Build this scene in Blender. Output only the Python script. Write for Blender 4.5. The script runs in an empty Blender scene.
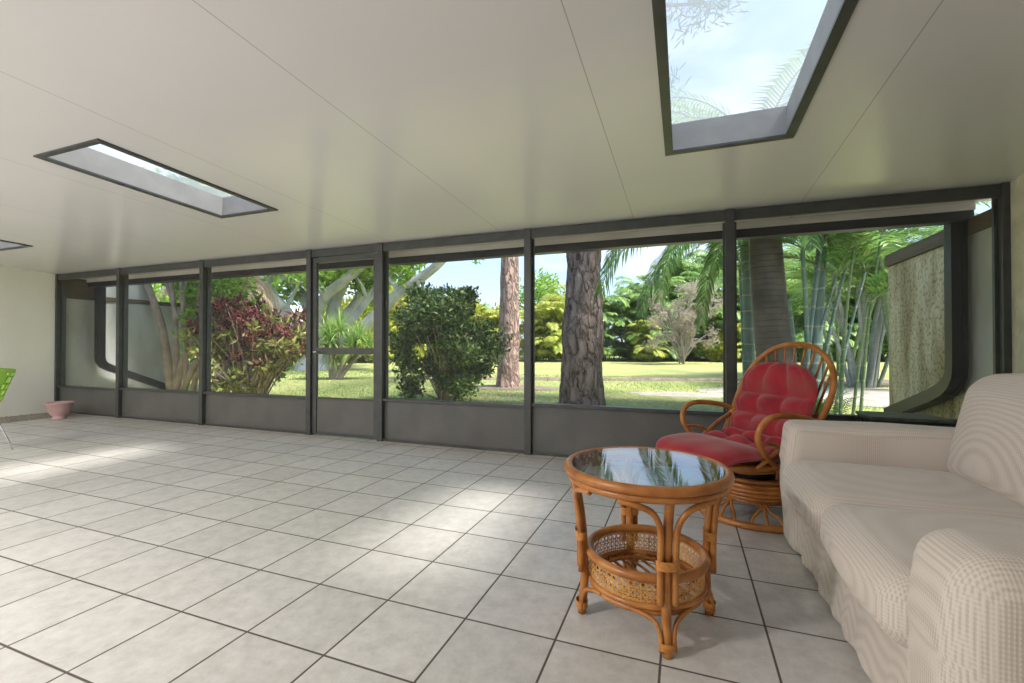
import bpy, bmesh, math, random
import numpy as np
from mathutils import Vector, Matrix, noise
R = math.radians
sc = bpy.context.scene
col = sc.collection

# ------------------------------------------------------------ camera
CAMH = 1.2; FPX = 453.46; YAW = 0.362286; PIT = 0.0095407
cd = bpy.data.cameras.new('camera'); cd.sensor_width = 36; cd.lens = FPX / 1024 * 36
cd.clip_start = 0.05; cd.clip_end = 500
cam = bpy.data.objects.new('camera', cd); col.objects.link(cam)
cam.location = (0, 0, CAMH); cam.rotation_euler = (math.pi/2 + PIT, 0, YAW)
sc.camera = cam

# ------------------------------------------------------------ view, world, sun
sc.view_settings.view_transform = 'Standard'
sc.view_settings.look = 'None'
sc.view_settings.gamma = 1
sc.view_settings.use_curve_mapping = False
sc.view_settings.exposure = 1.52

SKY = 0.66
world = bpy.data.worlds.new('world'); sc.world = world; world.use_nodes = True
wn = world.node_tree; wn.nodes.clear()
def wnode(t, **k):
    n = wn.nodes.new(t)
    for a, b in k.items(): setattr(n, a, b)
    return n
wo = wnode('ShaderNodeOutputWorld'); bg = wnode('ShaderNodeBackground')
tc = wnode('ShaderNodeTexCoord'); sx = wnode('ShaderNodeSeparateXYZ')
rp = wnode('ShaderNodeValToRGB'); nz = wnode('ShaderNodeTexNoise'); cr = wnode('ShaderNodeValToRGB'); mx = wnode('ShaderNodeMix', data_type='RGBA')
wn.links.new(tc.outputs['Generated'], sx.inputs[0]); wn.links.new(sx.outputs['Z'], rp.inputs[0])
e = rp.color_ramp.elements
e[0].position = 0.0; e[0].color = (0.62, 0.79, 0.96, 1)
e[1].position = 0.6; e[1].color = (0.24, 0.42, 0.80, 1)
m_ = rp.color_ramp.elements.new(0.18); m_.color = (0.46, 0.66, 0.93, 1)
nz.inputs['Scale'].default_value = 3.2; nz.inputs['Detail'].default_value = 6
mp = wnode('ShaderNodeMapping'); mp.inputs['Scale'].default_value = (1, 1, 3.0)
wn.links.new(tc.outputs['Generated'], mp.inputs[0]); wn.links.new(mp.outputs[0], nz.inputs['Vector'])
cr.color_ramp.elements[0].position = 0.46; cr.color_ramp.elements[1].position = 0.68
wn.links.new(nz.outputs['Fac'], cr.inputs[0])
wn.links.new(cr.outputs[0], mx.inputs['Factor']); wn.links.new(rp.outputs[0], mx.inputs[6]); mx.inputs[7].default_value = (0.74, 0.82, 0.92, 1)
wn.links.new(mx.outputs[2], bg.inputs['Color']); bg.inputs['Strength'].default_value = SKY
wn.links.new(bg.outputs[0], wo.inputs['Surface'])

sd = bpy.data.lights.new('sun', 'SUN'); sd.energy = 4.5; sd.angle = R(12); sd.color = (1.0, 0.96, 0.90)
sun = bpy.data.objects.new('sun', sd); col.objects.link(sun)
sdir = Vector((-1.66, 0.16, -2.6)).normalized()
sun.rotation_euler = sdir.to_track_quat('-Z', 'Y').to_euler()
sun.location = (8, 2, 12)
# (two added fill lamps, out of view behind the viewer, are built below)

# ------------------------------------------------------------ helpers
def ray(px, py):
    x = (px-512)/FPX; y = -(py-341.5)/FPX
    c, s = math.cos(PIT), math.sin(PIT); F = c-s*y; U = s+c*y
    c, s = math.cos(YAW), math.sin(YAW)
    return Vector((c*x-s*F, s*x+c*F, U))
def at(px, py, F):
    """world point seen at a picture place, F metres ahead of the viewer"""
    return Vector((0, 0, CAMH)) + ray(px, py) * F
def ground(px, F, z=-0.05):
    p = at(px, 345, F); return Vector((p.x, p.y, z))

def lk(o, parent=None):
    col.objects.link(o)
    if parent: o.parent = parent
    return o
def tag(o, label=None, cat=None, group=None, kind=None):
    if label: o['label'] = label
    if cat: o['category'] = cat
    if group: o['group'] = group
    if kind: o['kind'] = kind
    return o
def empty(name, loc=(0,0,0), rz=0):
    o = bpy.data.objects.new(name, None); o.location = loc; o.rotation_euler = (0,0,rz); o.empty_display_size = .1
    return lk(o)
def mesh(name, V, F, mat, parent=None, smooth=False, mats=None, mi=None):
    me = bpy.data.meshes.new(name)
    V = V.tolist() if isinstance(V, np.ndarray) else V
    F = F.tolist() if isinstance(F, np.ndarray) else F
    me.from_pydata(V, [], F); me.update()
    if mats:
        for m in mats: me.materials.append(m)
        if mi is not None: me.polygons.foreach_set('material_index', mi)
    elif mat: me.materials.append(mat)
    if smooth: me.polygons.foreach_set('use_smooth', [True]*len(me.polygons))
    return lk(bpy.data.objects.new(name, me), parent)
class MB:
    def __init__(s): s.V = []; s.F = []
    def add(s, V, F):
        n = len(s.V); s.V.extend([tuple(v) for v in V]); s.F.extend([tuple(i+n for i in f) for f in F]); return s
    def box(s, a, b, M=None):
        x0,y0,z0 = a; x1,y1,z1 = b
        V = [Vector(v) for v in [(x0,y0,z0),(x1,y0,z0),(x1,y1,z0),(x0,y1,z0),(x0,y0,z1),(x1,y0,z1),(x1,y1,z1),(x0,y1,z1)]]
        if M: V = [M @ v for v in V]
        return s.add(V, [(0,3,2,1),(4,5,6,7),(0,1,5,4),(1,2,6,5),(2,3,7,6),(3,0,4,7)])
    def tube(s, pts, r, n=10, closed=False, sub=6, cap=True):
        P = spline(pts, closed, sub) if sub > 1 else [Vector(p) for p in pts]
        m = len(P)
        rr = [r]*m if not hasattr(r, '__len__') else [float(v) for v in np.interp(np.linspace(0,1,m), np.linspace(0,1,len(r)), r)]
        T = []
        for i in range(m):
            a = P[(i-1) % m] if (closed or i > 0) else P[i]; b = P[(i+1) % m] if (closed or i < m-1) else P[i]
            t = (b-a); T.append(t.normalized() if t.length > 1e-9 else Vector((0,0,1)))
        up = Vector((0,0,1)) if abs(T[0].z) < .9 else Vector((1,0,0))
        N = (up - T[0]*up.dot(T[0])).normalized(); V = []
        for i in range(m):
            N = N - T[i]*N.dot(T[i]); N.normalize(); B = T[i].cross(N)
            for k in range(n):
                a = 2*math.pi*k/n; V.append(P[i] + (N*math.cos(a)+B*math.sin(a))*rr[i])
        F = []
        for i in range(m if closed else m-1):
            j = (i+1) % m
            for k in range(n):
                l = (k+1) % n; F.append((i*n+k, i*n+l, j*n+l, j*n+k))
        if not closed and cap:
            F.append(tuple(reversed(range(n)))); F.append(tuple(range((m-1)*n, m*n)))
        return s.add(V, F)
    def ring(s, c, r, tr, n=40, k=8, squash=1):
        V = []; F = []
        for i in range(n):
            a = 2*math.pi*i/n
            for j in range(k):
                b = 2*math.pi*j/k; q = r+tr*math.cos(b)
                V.append((c[0]+q*math.cos(a), c[1]+q*math.sin(a), c[2]+tr*squash*math.sin(b)))
        for i in range(n):
            for j in range(k):
                F.append((i*k+j, ((i+1)%n)*k+j, ((i+1)%n)*k+(j+1)%k, i*k+(j+1)%k))
        return s.add(V, F)
    def lathe(s, prof, n=32, c=(0,0,0)):
        V = []; F = []; m = len(prof)
        for i in range(n):
            a = 2*math.pi*i/n
            for r, z in prof: V.append((c[0]+r*math.cos(a), c[1]+r*math.sin(a), c[2]+z))
        for i in range(n):
            for j in range(m-1):
                F.append((i*m+j, ((i+1)%n)*m+j, ((i+1)%n)*m+j+1, i*m+j+1))
        return s.add(V, F)
    def build(s, name, mat, parent=None, smooth=False):
        return mesh(name, s.V, s.F, mat, parent, smooth)
def spline(pts, closed=False, sub=6):
    P = [Vector(p) for p in pts]; n = len(P); out = []
    for i in range(n if closed else n-1):
        p0 = P[(i-1)%n] if (closed or i>0) else P[0]*2-P[1]
        p1 = P[i]; p2 = P[(i+1)%n]
        p3 = P[(i+2)%n] if (closed or i+2<n) else P[-1]*2-P[-2]
        for k in range(sub):
            t = k/sub
            out.append(0.5*((2*p1)+(p2-p0)*t+(2*p0-5*p1+4*p2-p3)*t*t+(3*p1-p0-3*p2+p3)*t**3))
    if not closed: out.append(P[-1])
    return out
def bevel(o, w=.004, seg=2):
    m = o.modifiers.new('bevel', 'BEVEL'); m.width = w; m.segments = seg; m.limit_method = 'ANGLE'; return o
def copy_tree(o, parent=None):
    c = o.copy(); col.objects.link(c); c.parent = parent
    for ch in [x for x in bpy.data.objects if x.parent == o]: copy_tree(ch, c)
    return c

# ------------------------------------------------------------ materials
def mat(name, color=(.5,.5,.5), rough=.5, metal=0, spec=.5):
    m = bpy.data.materials.new(name); m.use_nodes = True
    b = m.node_tree.nodes['Principled BSDF']
    b.inputs['Base Color'].default_value = (*color, 1); b.inputs['Roughness'].default_value = rough
    b.inputs['Metallic'].default_value = metal; b.inputs['Specular IOR Level'].default_value = spec
    return m, m.node_tree, b
def N(t, ty, **k):
    n = t.nodes.new(ty)
    for a, b in k.items():
        if a.startswith('i_'): n.inputs[a[2:].replace('_', ' ')].default_value = b
        else: setattr(n, a, b)
    return n
def ramp(t, src, stops):
    r = t.nodes.new('ShaderNodeValToRGB'); el = r.color_ramp.elements
    while len(el) < len(stops): el.new(.5)
    for q, (p, c) in zip(el, stops): q.position = p; q.color = (*c, 1)
    t.links.new(src, r.inputs[0]); return r.outputs[0]
def noisy(name, stops, scale=5, rough=.6, detail=5, bump=0, bdist=.01, stretch=(1,1,1), spec=.4, metal=0, bscale=None):
    m, t, b = mat(name, rough=rough, spec=spec, metal=metal)
    c = N(t, 'ShaderNodeTexCoord'); mp = N(t, 'ShaderNodeMapping'); mp.inputs['Scale'].default_value = stretch
    n = N(t, 'ShaderNodeTexNoise'); n.inputs['Scale'].default_value = scale; n.inputs['Detail'].default_value = detail
    t.links.new(c.outputs['Object'], mp.inputs[0]); t.links.new(mp.outputs[0], n.inputs['Vector'])
    t.links.new(ramp(t, n.outputs['Fac'], stops), b.inputs['Base Color'])
    if bump:
        n2 = N(t, 'ShaderNodeTexNoise'); n2.inputs['Scale'].default_value = bscale or scale*3; n2.inputs['Detail'].default_value = 6
        t.links.new(mp.outputs[0], n2.inputs['Vector'])
        bp = N(t, 'ShaderNodeBump'); bp.inputs['Strength'].default_value = bump; bp.inputs['Distance'].default_value = bdist
        t.links.new(n2.outputs['Fac'], bp.inputs['Height']); t.links.new(bp.outputs[0], b.inputs['Normal'])
    return m
def leafmat(name, stops, trans=.45, rough=.45, scale=None):
    """leaf: every leaf (mesh island) has its own hue; light passes through"""
    m, t, b = mat(name, rough=rough, spec=.35)
    g = N(t, 'ShaderNodeNewGeometry'); c = ramp(t, g.outputs['Random Per Island'], stops)
    t.links.new(c, b.inputs['Base Color'])
    tr = N(t, 'ShaderNodeBsdfTranslucent'); t.links.new(c, tr.inputs['Color'])
    mx = N(t, 'ShaderNodeMixShader'); mx.inputs[0].default_value = trans
    o = t.nodes['Material Output']
    t.links.new(b.outputs[0], mx.inputs[1]); t.links.new(tr.outputs[0], mx.inputs[2]); t.links.new(mx.outputs[0], o.inputs['Surface'])
    return m

TS = 0.40766
def tile_mat():
    m, t, b = mat('ceramic_floor_tile', rough=.42, spec=.45)
    c = N(t, 'ShaderNodeTexCoord'); s = N(t, 'ShaderNodeSeparateXYZ'); t.links.new(c.outputs['Object'], s.inputs[0])
    ds = []; cells = []
    for ax, off in (('X', .2137), ('Y', .5754)):
        a = N(t, 'ShaderNodeMath', operation='MULTIPLY_ADD'); a.inputs[1].default_value = 1/TS; a.inputs[2].default_value = off
        t.links.new(s.outputs[ax], a.inputs[0])
        fl = N(t, 'ShaderNodeMath', operation='FLOOR'); t.links.new(a.outputs[0], fl.inputs[0]); cells.append(fl)
        f = N(t, 'ShaderNodeMath', operation='FRACT'); t.links.new(a.outputs[0], f.inputs[0])
        h = N(t, 'ShaderNodeMath', operation='SUBTRACT'); h.inputs[1].default_value = .5; t.links.new(f.outputs[0], h.inputs[0])
        ab = N(t, 'ShaderNodeMath', operation='ABSOLUTE'); t.links.new(h.outputs[0], ab.inputs[0]); ds.append(ab)
    mxm = N(t, 'ShaderNodeMath', operation='MAXIMUM'); t.links.new(ds[0].outputs[0], mxm.inputs[0]); t.links.new(ds[1].outputs[0], mxm.inputs[1])
    g = N(t, 'ShaderNodeMapRange'); g.inputs['From Min'].default_value = .5-.0130; g.inputs['From Max'].default_value = .5-.0095
    t.links.new(mxm.outputs[0], g.inputs['Value'])
    cv = N(t, 'ShaderNodeCombineXYZ'); t.links.new(cells[0].outputs[0], cv.inputs[0]); t.links.new(cells[1].outputs[0], cv.inputs[1])
    wn_ = N(t, 'ShaderNodeTexWhiteNoise'); t.links.new(cv.outputs[0], wn_.inputs['Vector'])
    # mottled stone glaze, shifted from tile to tile
    sc_ = N(t, 'ShaderNodeVectorMath', operation='MULTIPLY_ADD'); t.links.new(wn_.outputs['Color'], sc_.inputs[0]); sc_.inputs[1].default_value = (9,9,9)
    t.links.new(c.outputs['Object'], sc_.inputs[2])
    n = N(t, 'ShaderNodeTexNoise'); n.inputs['Scale'].default_value = 12; n.inputs['Detail'].default_value = 10; n.inputs['Roughness'].default_value = .74
    t.links.new(sc_.outputs[0], n.inputs['Vector'])
    c1 = ramp(t, n.outputs['Fac'], [(.3, (.50,.48,.455)), (.5, (.61,.59,.56)), (.72, (.72,.70,.67))])
    tv = N(t, 'ShaderNodeMapRange'); tv.inputs['To Min'].default_value = .93; tv.inputs['To Max'].default_value = 1.05
    t.links.new(wn_.outputs['Value'], tv.inputs['Value'])
    mu = N(t, 'ShaderNodeVectorMath', operation='SCALE'); t.links.new(c1, mu.inputs[0]); t.links.new(tv.outputs[0], mu.inputs['Scale'])
    mx = N(t, 'ShaderNodeMix', data_type='RGBA'); t.links.new(g.outputs[0], mx.inputs['Factor']); t.links.new(mu.outputs[0], mx.inputs[6])
    mx.inputs[7].default_value = (.105,.092,.075,1)
    t.links.new(mx.outputs[2], b.inputs['Base Color'])
    rr = N(t, 'ShaderNodeMapRange'); rr.inputs['To Min'].default_value = .36; rr.inputs['To Max'].default_value = .85
    t.links.new(g.outputs[0], rr.inputs['Value']); t.links.new(rr.outputs[0], b.inputs['Roughness'])
    hh = N(t, 'ShaderNodeMath', operation='MULTIPLY_ADD'); hh.inputs[1].default_value = -1.0
    t.links.new(g.outputs[0], hh.inputs[0])
    nn = N(t, 'ShaderNodeMath', operation='MULTIPLY'); nn.inputs[1].default_value = .25; t.links.new(n.outputs['Fac'], nn.inputs[0]); t.links.new(nn.outputs[0], hh.inputs[2])
    bp = N(t, 'ShaderNodeBump'); bp.inputs['Strength'].default_value = .35; bp.inputs['Distance'].default_value = .004
    t.links.new(hh.outputs[0], bp.inputs['Height']); t.links.new(bp.outputs[0], b.inputs['Normal'])
    return m
M = {}
M['tile'] = tile_mat()
def ceiling_mat():
    m, t, b = mat('painted_ceiling_panel', color=(.66,.645,.615), rough=.22, spec=.5)
    c = N(t, 'ShaderNodeTexCoord'); s = N(t, 'ShaderNodeSeparateXYZ'); t.links.new(c.outputs['Object'], s.inputs[0])
    a = N(t, 'ShaderNodeMath', operation='MULTIPLY_ADD'); a.inputs[1].default_value = 1/1.475; a.inputs[2].default_value = .475/1.475+.5
    t.links.new(s.outputs['X'], a.inputs[0])
    f = N(t, 'ShaderNodeMath', operation='FRACT'); t.links.new(a.outputs[0], f.inputs[0])
    h = N(t, 'ShaderNodeMath', operation='SUBTRACT'); h.inputs[1].default_value = .5; t.links.new(f.outputs[0], h.inputs[0])
    ab = N(t, 'ShaderNodeMath', operation='ABSOLUTE'); t.links.new(h.outputs[0], ab.inputs[0])
    g = N(t, 'ShaderNodeMapRange'); g.inputs['From Min'].default_value = .0012; g.inputs['From Max'].default_value = .0026; g.inputs['To Min'].default_value = 1; g.inputs['To Max'].default_value = 0
    t.links.new(ab.outputs[0], g.inputs['Value'])
    n = N(t, 'ShaderNodeTexNoise'); n.inputs['Scale'].default_value = .6; t.links.new(c.outputs['Object'], n.inputs['Vector'])
    cc = ramp(t, n.outputs['Fac'], [(.3, (.74,.725,.735)), (.7, (.79,.765,.77))])
    mx = N(t, 'ShaderNodeMix', data_type='RGBA'); t.links.new(g.outputs[0], mx.inputs['Factor']); t.links.new(cc, mx.inputs[6]); mx.inputs[7].default_value = (.46,.44,.41,1)
    t.links.new(mx.outputs[2], b.inputs['Base Color'])
    return m
M['ceiling'] = ceiling_mat()
M['wall_cream'] = noisy('cream_stucco', [(.3,(.78,.77,.68)),(.7,(.85,.84,.75))], 1.2, .85, bump=.25, bdist=.01, bscale=30)
M['wall_white'] = noisy('white_stucco', [(.3,(.74,.75,.76)),(.7,(.80,.81,.82))], 1.2, .85, bump=.25, bdist=.01, bscale=30)
M['wall_stucco'] = noisy('beige_stucco', [(.3,(.50,.47,.36)),(.7,(.68,.65,.52))], 6, .9, bump=.6, bdist=.02, bscale=25)
def conc(name, stops):
    m, t, b = mat(name, rough=.92, spec=.2)
    c = N(t, 'ShaderNodeTexCoord'); mp = N(t, 'ShaderNodeMapping'); mp.inputs['Scale'].default_value = (1,1,.22)
    n = N(t, 'ShaderNodeTexNoise'); n.inputs['Scale'].default_value = 3.5; n.inputs['Detail'].default_value = 8
    t.links.new(c.outputs['Object'], mp.inputs[0]); t.links.new(mp.outputs[0], n.inputs['Vector'])
    n2 = N(t, 'ShaderNodeTexNoise'); n2.inputs['Scale'].default_value = 26; n2.inputs['Detail'].default_value = 6; t.links.new(c.outputs['Object'], n2.inputs['Vector'])
    a = ramp(t, n.outputs['Fac'], stops)
    sp = ramp(t, n2.outputs['Fac'], [(.38,(.48,.46,.38)),(.50,(1,1,1))])
    mu = N(t, 'ShaderNodeMix', data_type='RGBA', blend_type='MULTIPLY'); mu.inputs['Factor'].default_value = .8
    t.links.new(a, mu.inputs[6]); t.links.new(sp, mu.inputs[7]); t.links.new(mu.outputs[2], b.inputs['Base Color'])
    bp = N(t, 'ShaderNodeBump'); bp.inputs['Strength'].default_value = .5; bp.inputs['Distance'].default_value = .02
    t.links.new(n2.outputs['Fac'], bp.inputs['Height']); t.links.new(bp.outputs[0], b.inputs['Normal'])
    return m
M['mossy'] = conc('mildewed_concrete_wall', [(.3,(.20,.165,.085)),(.45,(.42,.36,.22)),(.58,(.58,.53,.38)),(.75,(.32,.27,.15))])
M['greywall'] = noisy('weathered_grey_garden_wall', [(.3,(.34,.34,.29)),(.5,(.45,.46,.43)),(.7,(.53,.54,.52))], 2.2, .92, detail=9, bump=.4, bdist=.015, bscale=22, stretch=(1,1,.4))
M['bronze'] = noisy('dark_bronze_aluminium', [(.3,(.046,.048,.047)),(.7,(.070,.073,.070))], 8, .38, spec=.5)
M['kick'] = noisy('bronze_kick_panel', [(.3,(.095,.094,.088)),(.7,(.13,.127,.118))], 3, .36, spec=.5)
M['gutter'] = noisy('black_gutter', [(.3,(.016,.016,.018)),(.7,(.024,.024,.027))], 2, .35)
M['fascia'] = noisy('cream_fascia_board', [(.3,(.66,.62,.55)),(.7,(.74,.70,.63))], 3, .6)
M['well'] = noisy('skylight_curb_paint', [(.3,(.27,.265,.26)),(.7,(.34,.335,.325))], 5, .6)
M['oldwood'] = noisy('weathered_brown_wood', [(.3,(.06,.045,.03)),(.7,(.13,.10,.07))], 3, .8, stretch=(1,.3,3), bump=.3)
def pane_mat():
    m = bpy.data.materials.new('frosted_skylight_panel'); m.use_nodes = True; t = m.node_tree; t.nodes.clear()
    o = t.nodes.new('ShaderNodeOutputMaterial'); tr = t.nodes.new('ShaderNodeBsdfTransparent'); tl = t.nodes.new('ShaderNodeBsdfTranslucent')
    tr.inputs[0].default_value = (.92,.92,.90,1)
    c = N(t,'ShaderNodeTexCoord'); n = N(t,'ShaderNodeTexNoise'); n.inputs['Scale'].default_value = 3; t.links.new(c.outputs['Object'], n.inputs['Vector'])
    t.links.new(ramp(t, n.outputs['Fac'], [(.3,(.21,.228,.232)),(.7,(.245,.26,.26))]), tl.inputs['Color'])
    mx = t.nodes.new('ShaderNodeMixShader'); mx.inputs[0].default_value = .58
    t.links.new(tr.outputs[0], mx.inputs[1]); t.links.new(tl.outputs[0], mx.inputs[2]); t.links.new(mx.outputs[0], o.inputs[0]); return m
M['pane'] = pane_mat()
def screen_mat():
    m = bpy.data.materials.new('insect_screen'); m.use_nodes = True; t = m.node_tree; t.nodes.clear()
    o = t.nodes.new('ShaderNodeOutputMaterial'); tr = t.nodes.new('ShaderNodeBsdfTransparent'); d = t.nodes.new('ShaderNodeBsdfDiffuse')
    d.inputs[0].default_value = (.25,.25,.25,1)
    mx = t.nodes.new('ShaderNodeMixShader'); mx.inputs[0].default_value = .07
    t.links.new(tr.outputs[0], mx.inputs[1]); t.links.new(d.outputs[0], mx.inputs[2]); t.links.new(mx.outputs[0], o.inputs[0]); return m
M['screen'] = screen_mat()
def glass_mat():
    m = bpy.data.materials.new('table_glass'); m.use_nodes = True; t = m.node_tree; t.nodes.clear()
    o = t.nodes.new('ShaderNodeOutputMaterial'); tr = t.nodes.new('ShaderNodeBsdfTransparent'); g = t.nodes.new('ShaderNodeBsdfGlossy')
    tr.inputs[0].default_value = (.80,.84,.82,1); g.inputs['Roughness'].default_value = .01
    f = t.nodes.new('ShaderNodeFresnel'); g2 = t.nodes.new('ShaderNodeNewGeometry')
    ir = N(t, 'ShaderNodeMapRange'); ir.inputs['To Min'].default_value = 2.0; ir.inputs['To Max'].default_value = 1/2.0
    t.links.new(g2.outputs['Backfacing'], ir.inputs['Value']); t.links.new(ir.outputs[0], f.inputs[0])
    mx = t.nodes.new('ShaderNodeMixShader')
    t.links.new(f.outputs[0], mx.inputs[0]); t.links.new(tr.outputs[0], mx.inputs[1]); t.links.new(g.outputs[0], mx.inputs[2]); t.links.new(mx.outputs[0], o.inputs[0]); return m
M['glass'] = glass_mat()
M['rattan'] = noisy('varnished_rattan', [(.3,(.29,.095,.02)),(.52,(.46,.175,.04)),(.75,(.58,.27,.08))], 9, .30, detail=6, spec=.5, stretch=(1,1,1))
M['rattan_wrap'] = noisy('rattan_binding', [(.3,(.45,.16,.03)),(.7,(.66,.30,.08))], 60, .4, stretch=(1,1,3))
M['cane'] = noisy('woven_cane', [(.3,(.50,.22,.05)),(.7,(.74,.42,.14))], 30, .45)
def fabric(name, c1, c2, per=.0085, bump=.6, dist=.003):
    m, t, b = mat(name, rough=.92, spec=.15)
    c = N(t, 'ShaderNodeTexCoord'); s = N(t, 'ShaderNodeSeparateXYZ'); t.links.new(c.outputs['Object'], s.inputs[0])
    n0 = N(t, 'ShaderNodeTexNoise'); n0.inputs['Scale'].default_value = 2.2; n0.inputs['Detail'].default_value = 2; t.links.new(c.outputs['Object'], n0.inputs['Vector'])
    outs = []
    for ax, k, w in (('X',1,.5),('Y',1,.5),('Z',.8,.28)):
        a = N(t, 'ShaderNodeMath', operation='MULTIPLY_ADD'); a.inputs[1].default_value = 2*math.pi/per*k
        q = N(t, 'ShaderNodeMath', operation='MULTIPLY'); q.inputs[1].default_value = 5; t.links.new(n0.outputs['Fac'], q.inputs[0])
        t.links.new(s.outputs[ax], a.inputs[0]); t.links.new(q.outputs[0], a.inputs[2])
        si = N(t, 'ShaderNodeMath', operation='SINE'); t.links.new(a.outputs[0], si.inputs[0])
        mu = N(t, 'ShaderNodeMath', operation='MULTIPLY'); mu.inputs[1].default_value = w; t.links.new(si.outputs[0], mu.inputs[0]); outs.append(mu)
    ad = N(t, 'ShaderNodeMath', operation='ADD'); t.links.new(outs[0].outputs[0], ad.inputs[0]); t.links.new(outs[1].outputs[0], ad.inputs[1])
    ad2 = N(t, 'ShaderNodeMath', operation='ADD'); t.links.new(ad.outputs[0], ad2.inputs[0]); t.links.new(outs[2].outputs[0], ad2.inputs[1])
    mr = N(t, 'ShaderNodeMapRange'); mr.inputs['From Min'].default_value = -1; mr.inputs['From Max'].default_value = 1; t.links.new(ad2.outputs[0], mr.inputs['Value'])
    t.links.new(ramp(t, mr.outputs[0], [(.15, c1), (.6, c2)]), b.inputs['Base Color'])
    bp = N(t, 'ShaderNodeBump'); bp.inputs['Strength'].default_value = bump; bp.inputs['Distance'].default_value = dist
    t.links.new(mr.outputs[0], bp.inputs['Height']); t.links.new(bp.outputs[0], b.inputs['Normal'])
    b.inputs['Sheen Weight'].default_value = .25
    return m
M['sofa'] = fabric('ribbed_ivory_slipcover', (.56,.48,.41), (.70,.625,.56), per=.0085, bump=.4, dist=.002)
M['red'] = noisy('red_velour', [(.32,(.27,.016,.025)),(.5,(.40,.032,.045)),(.66,(.33,.08,.068))], 3.5, .85, bump=.15, bdist=.004, spec=.2)
M['red'].node_tree.nodes['Principled BSDF'].inputs['Sheen Weight'].default_value = .35
M['lime'] = noisy('lime_plastic', [(.3,(.30,.55,.05)),(.7,(.36,.62,.07))], 3, .35)
M['chrome'] = mat('chrome_tube', (.75,.76,.77), .16, 1)[0]
M['terracotta'] = noisy('pink_glazed_clay', [(.3,(.55,.33,.33)),(.7,(.66,.43,.42))], 6, .5)
M['iron'] = mat('black_wrought_iron', (.02,.02,.02), .5)[0]
M['slate'] = noisy('dark_stone_top', [(.3,(.05,.055,.05)),(.7,(.10,.11,.10))], 12, .4)
M['pebble'] = noisy('pale_pebbles', [(.3,(.22,.19,.15)),(.6,(.50,.46,.40))], 40, .9, bump=.8, bdist=.03)
M['soil'] = noisy('potting_soil', [(.3,(.03,.02,.015)),(.7,(.07,.05,.03))], 30, .95)
def lawn_mat():
    m, t, b = mat('lawn', rough=.95, spec=.1)
    c = N(t, 'ShaderNodeTexCoord')
    n = N(t, 'ShaderNodeTexNoise'); n.inputs['Scale'].default_value = .35; n.inputs['Detail'].default_value = 5; t.links.new(c.outputs['Object'], n.inputs['Vector'])
    n2 = N(t, 'ShaderNodeTexNoise'); n2.inputs['Scale'].default_value = 14; n2.inputs['Detail'].default_value = 8; t.links.new(c.outputs['Object'], n2.inputs['Vector'])
    a = ramp(t, n.outputs['Fac'], [(.3,(.24,.30,.10)),(.5,(.33,.36,.14)),(.7,(.42,.40,.19))])
    bb = ramp(t, n2.outputs['Fac'], [(.3,(.5,.5,.5)),(.7,(1.25,1.2,1.1))])
    mu = N(t, 'ShaderNodeMix', data_type='RGBA', blend_type='MULTIPLY'); mu.inputs['Factor'].default_value = 1
    t.links.new(a, mu.inputs[6]); t.links.new(bb, mu.inputs[7]); t.links.new(mu.outputs[2], b.inputs['Base Color'])
    bp = N(t, 'ShaderNodeBump'); bp.inputs['Strength'].default_value = .7; bp.inputs['Distance'].default_value = .05
    t.links.new(n2.outputs['Fac'], bp.inputs['Height']); t.links.new(bp.outputs[0], b.inputs['Normal'])
    return m
M['lawn'] = lawn_mat()
M['sand'] = noisy('pale_sandy_soil', [(.3,(.24,.205,.16)),(.6,(.38,.345,.29)),(.8,(.30,.27,.21))], 2.5, .95, bump=.6, bdist=.03)
M['litter'] = noisy('brown_leaf_litter', [(.3,(.10,.08,.06)),(.6,(.22,.17,.13))], 5, .95, bump=.8, bdist=.05)
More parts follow.
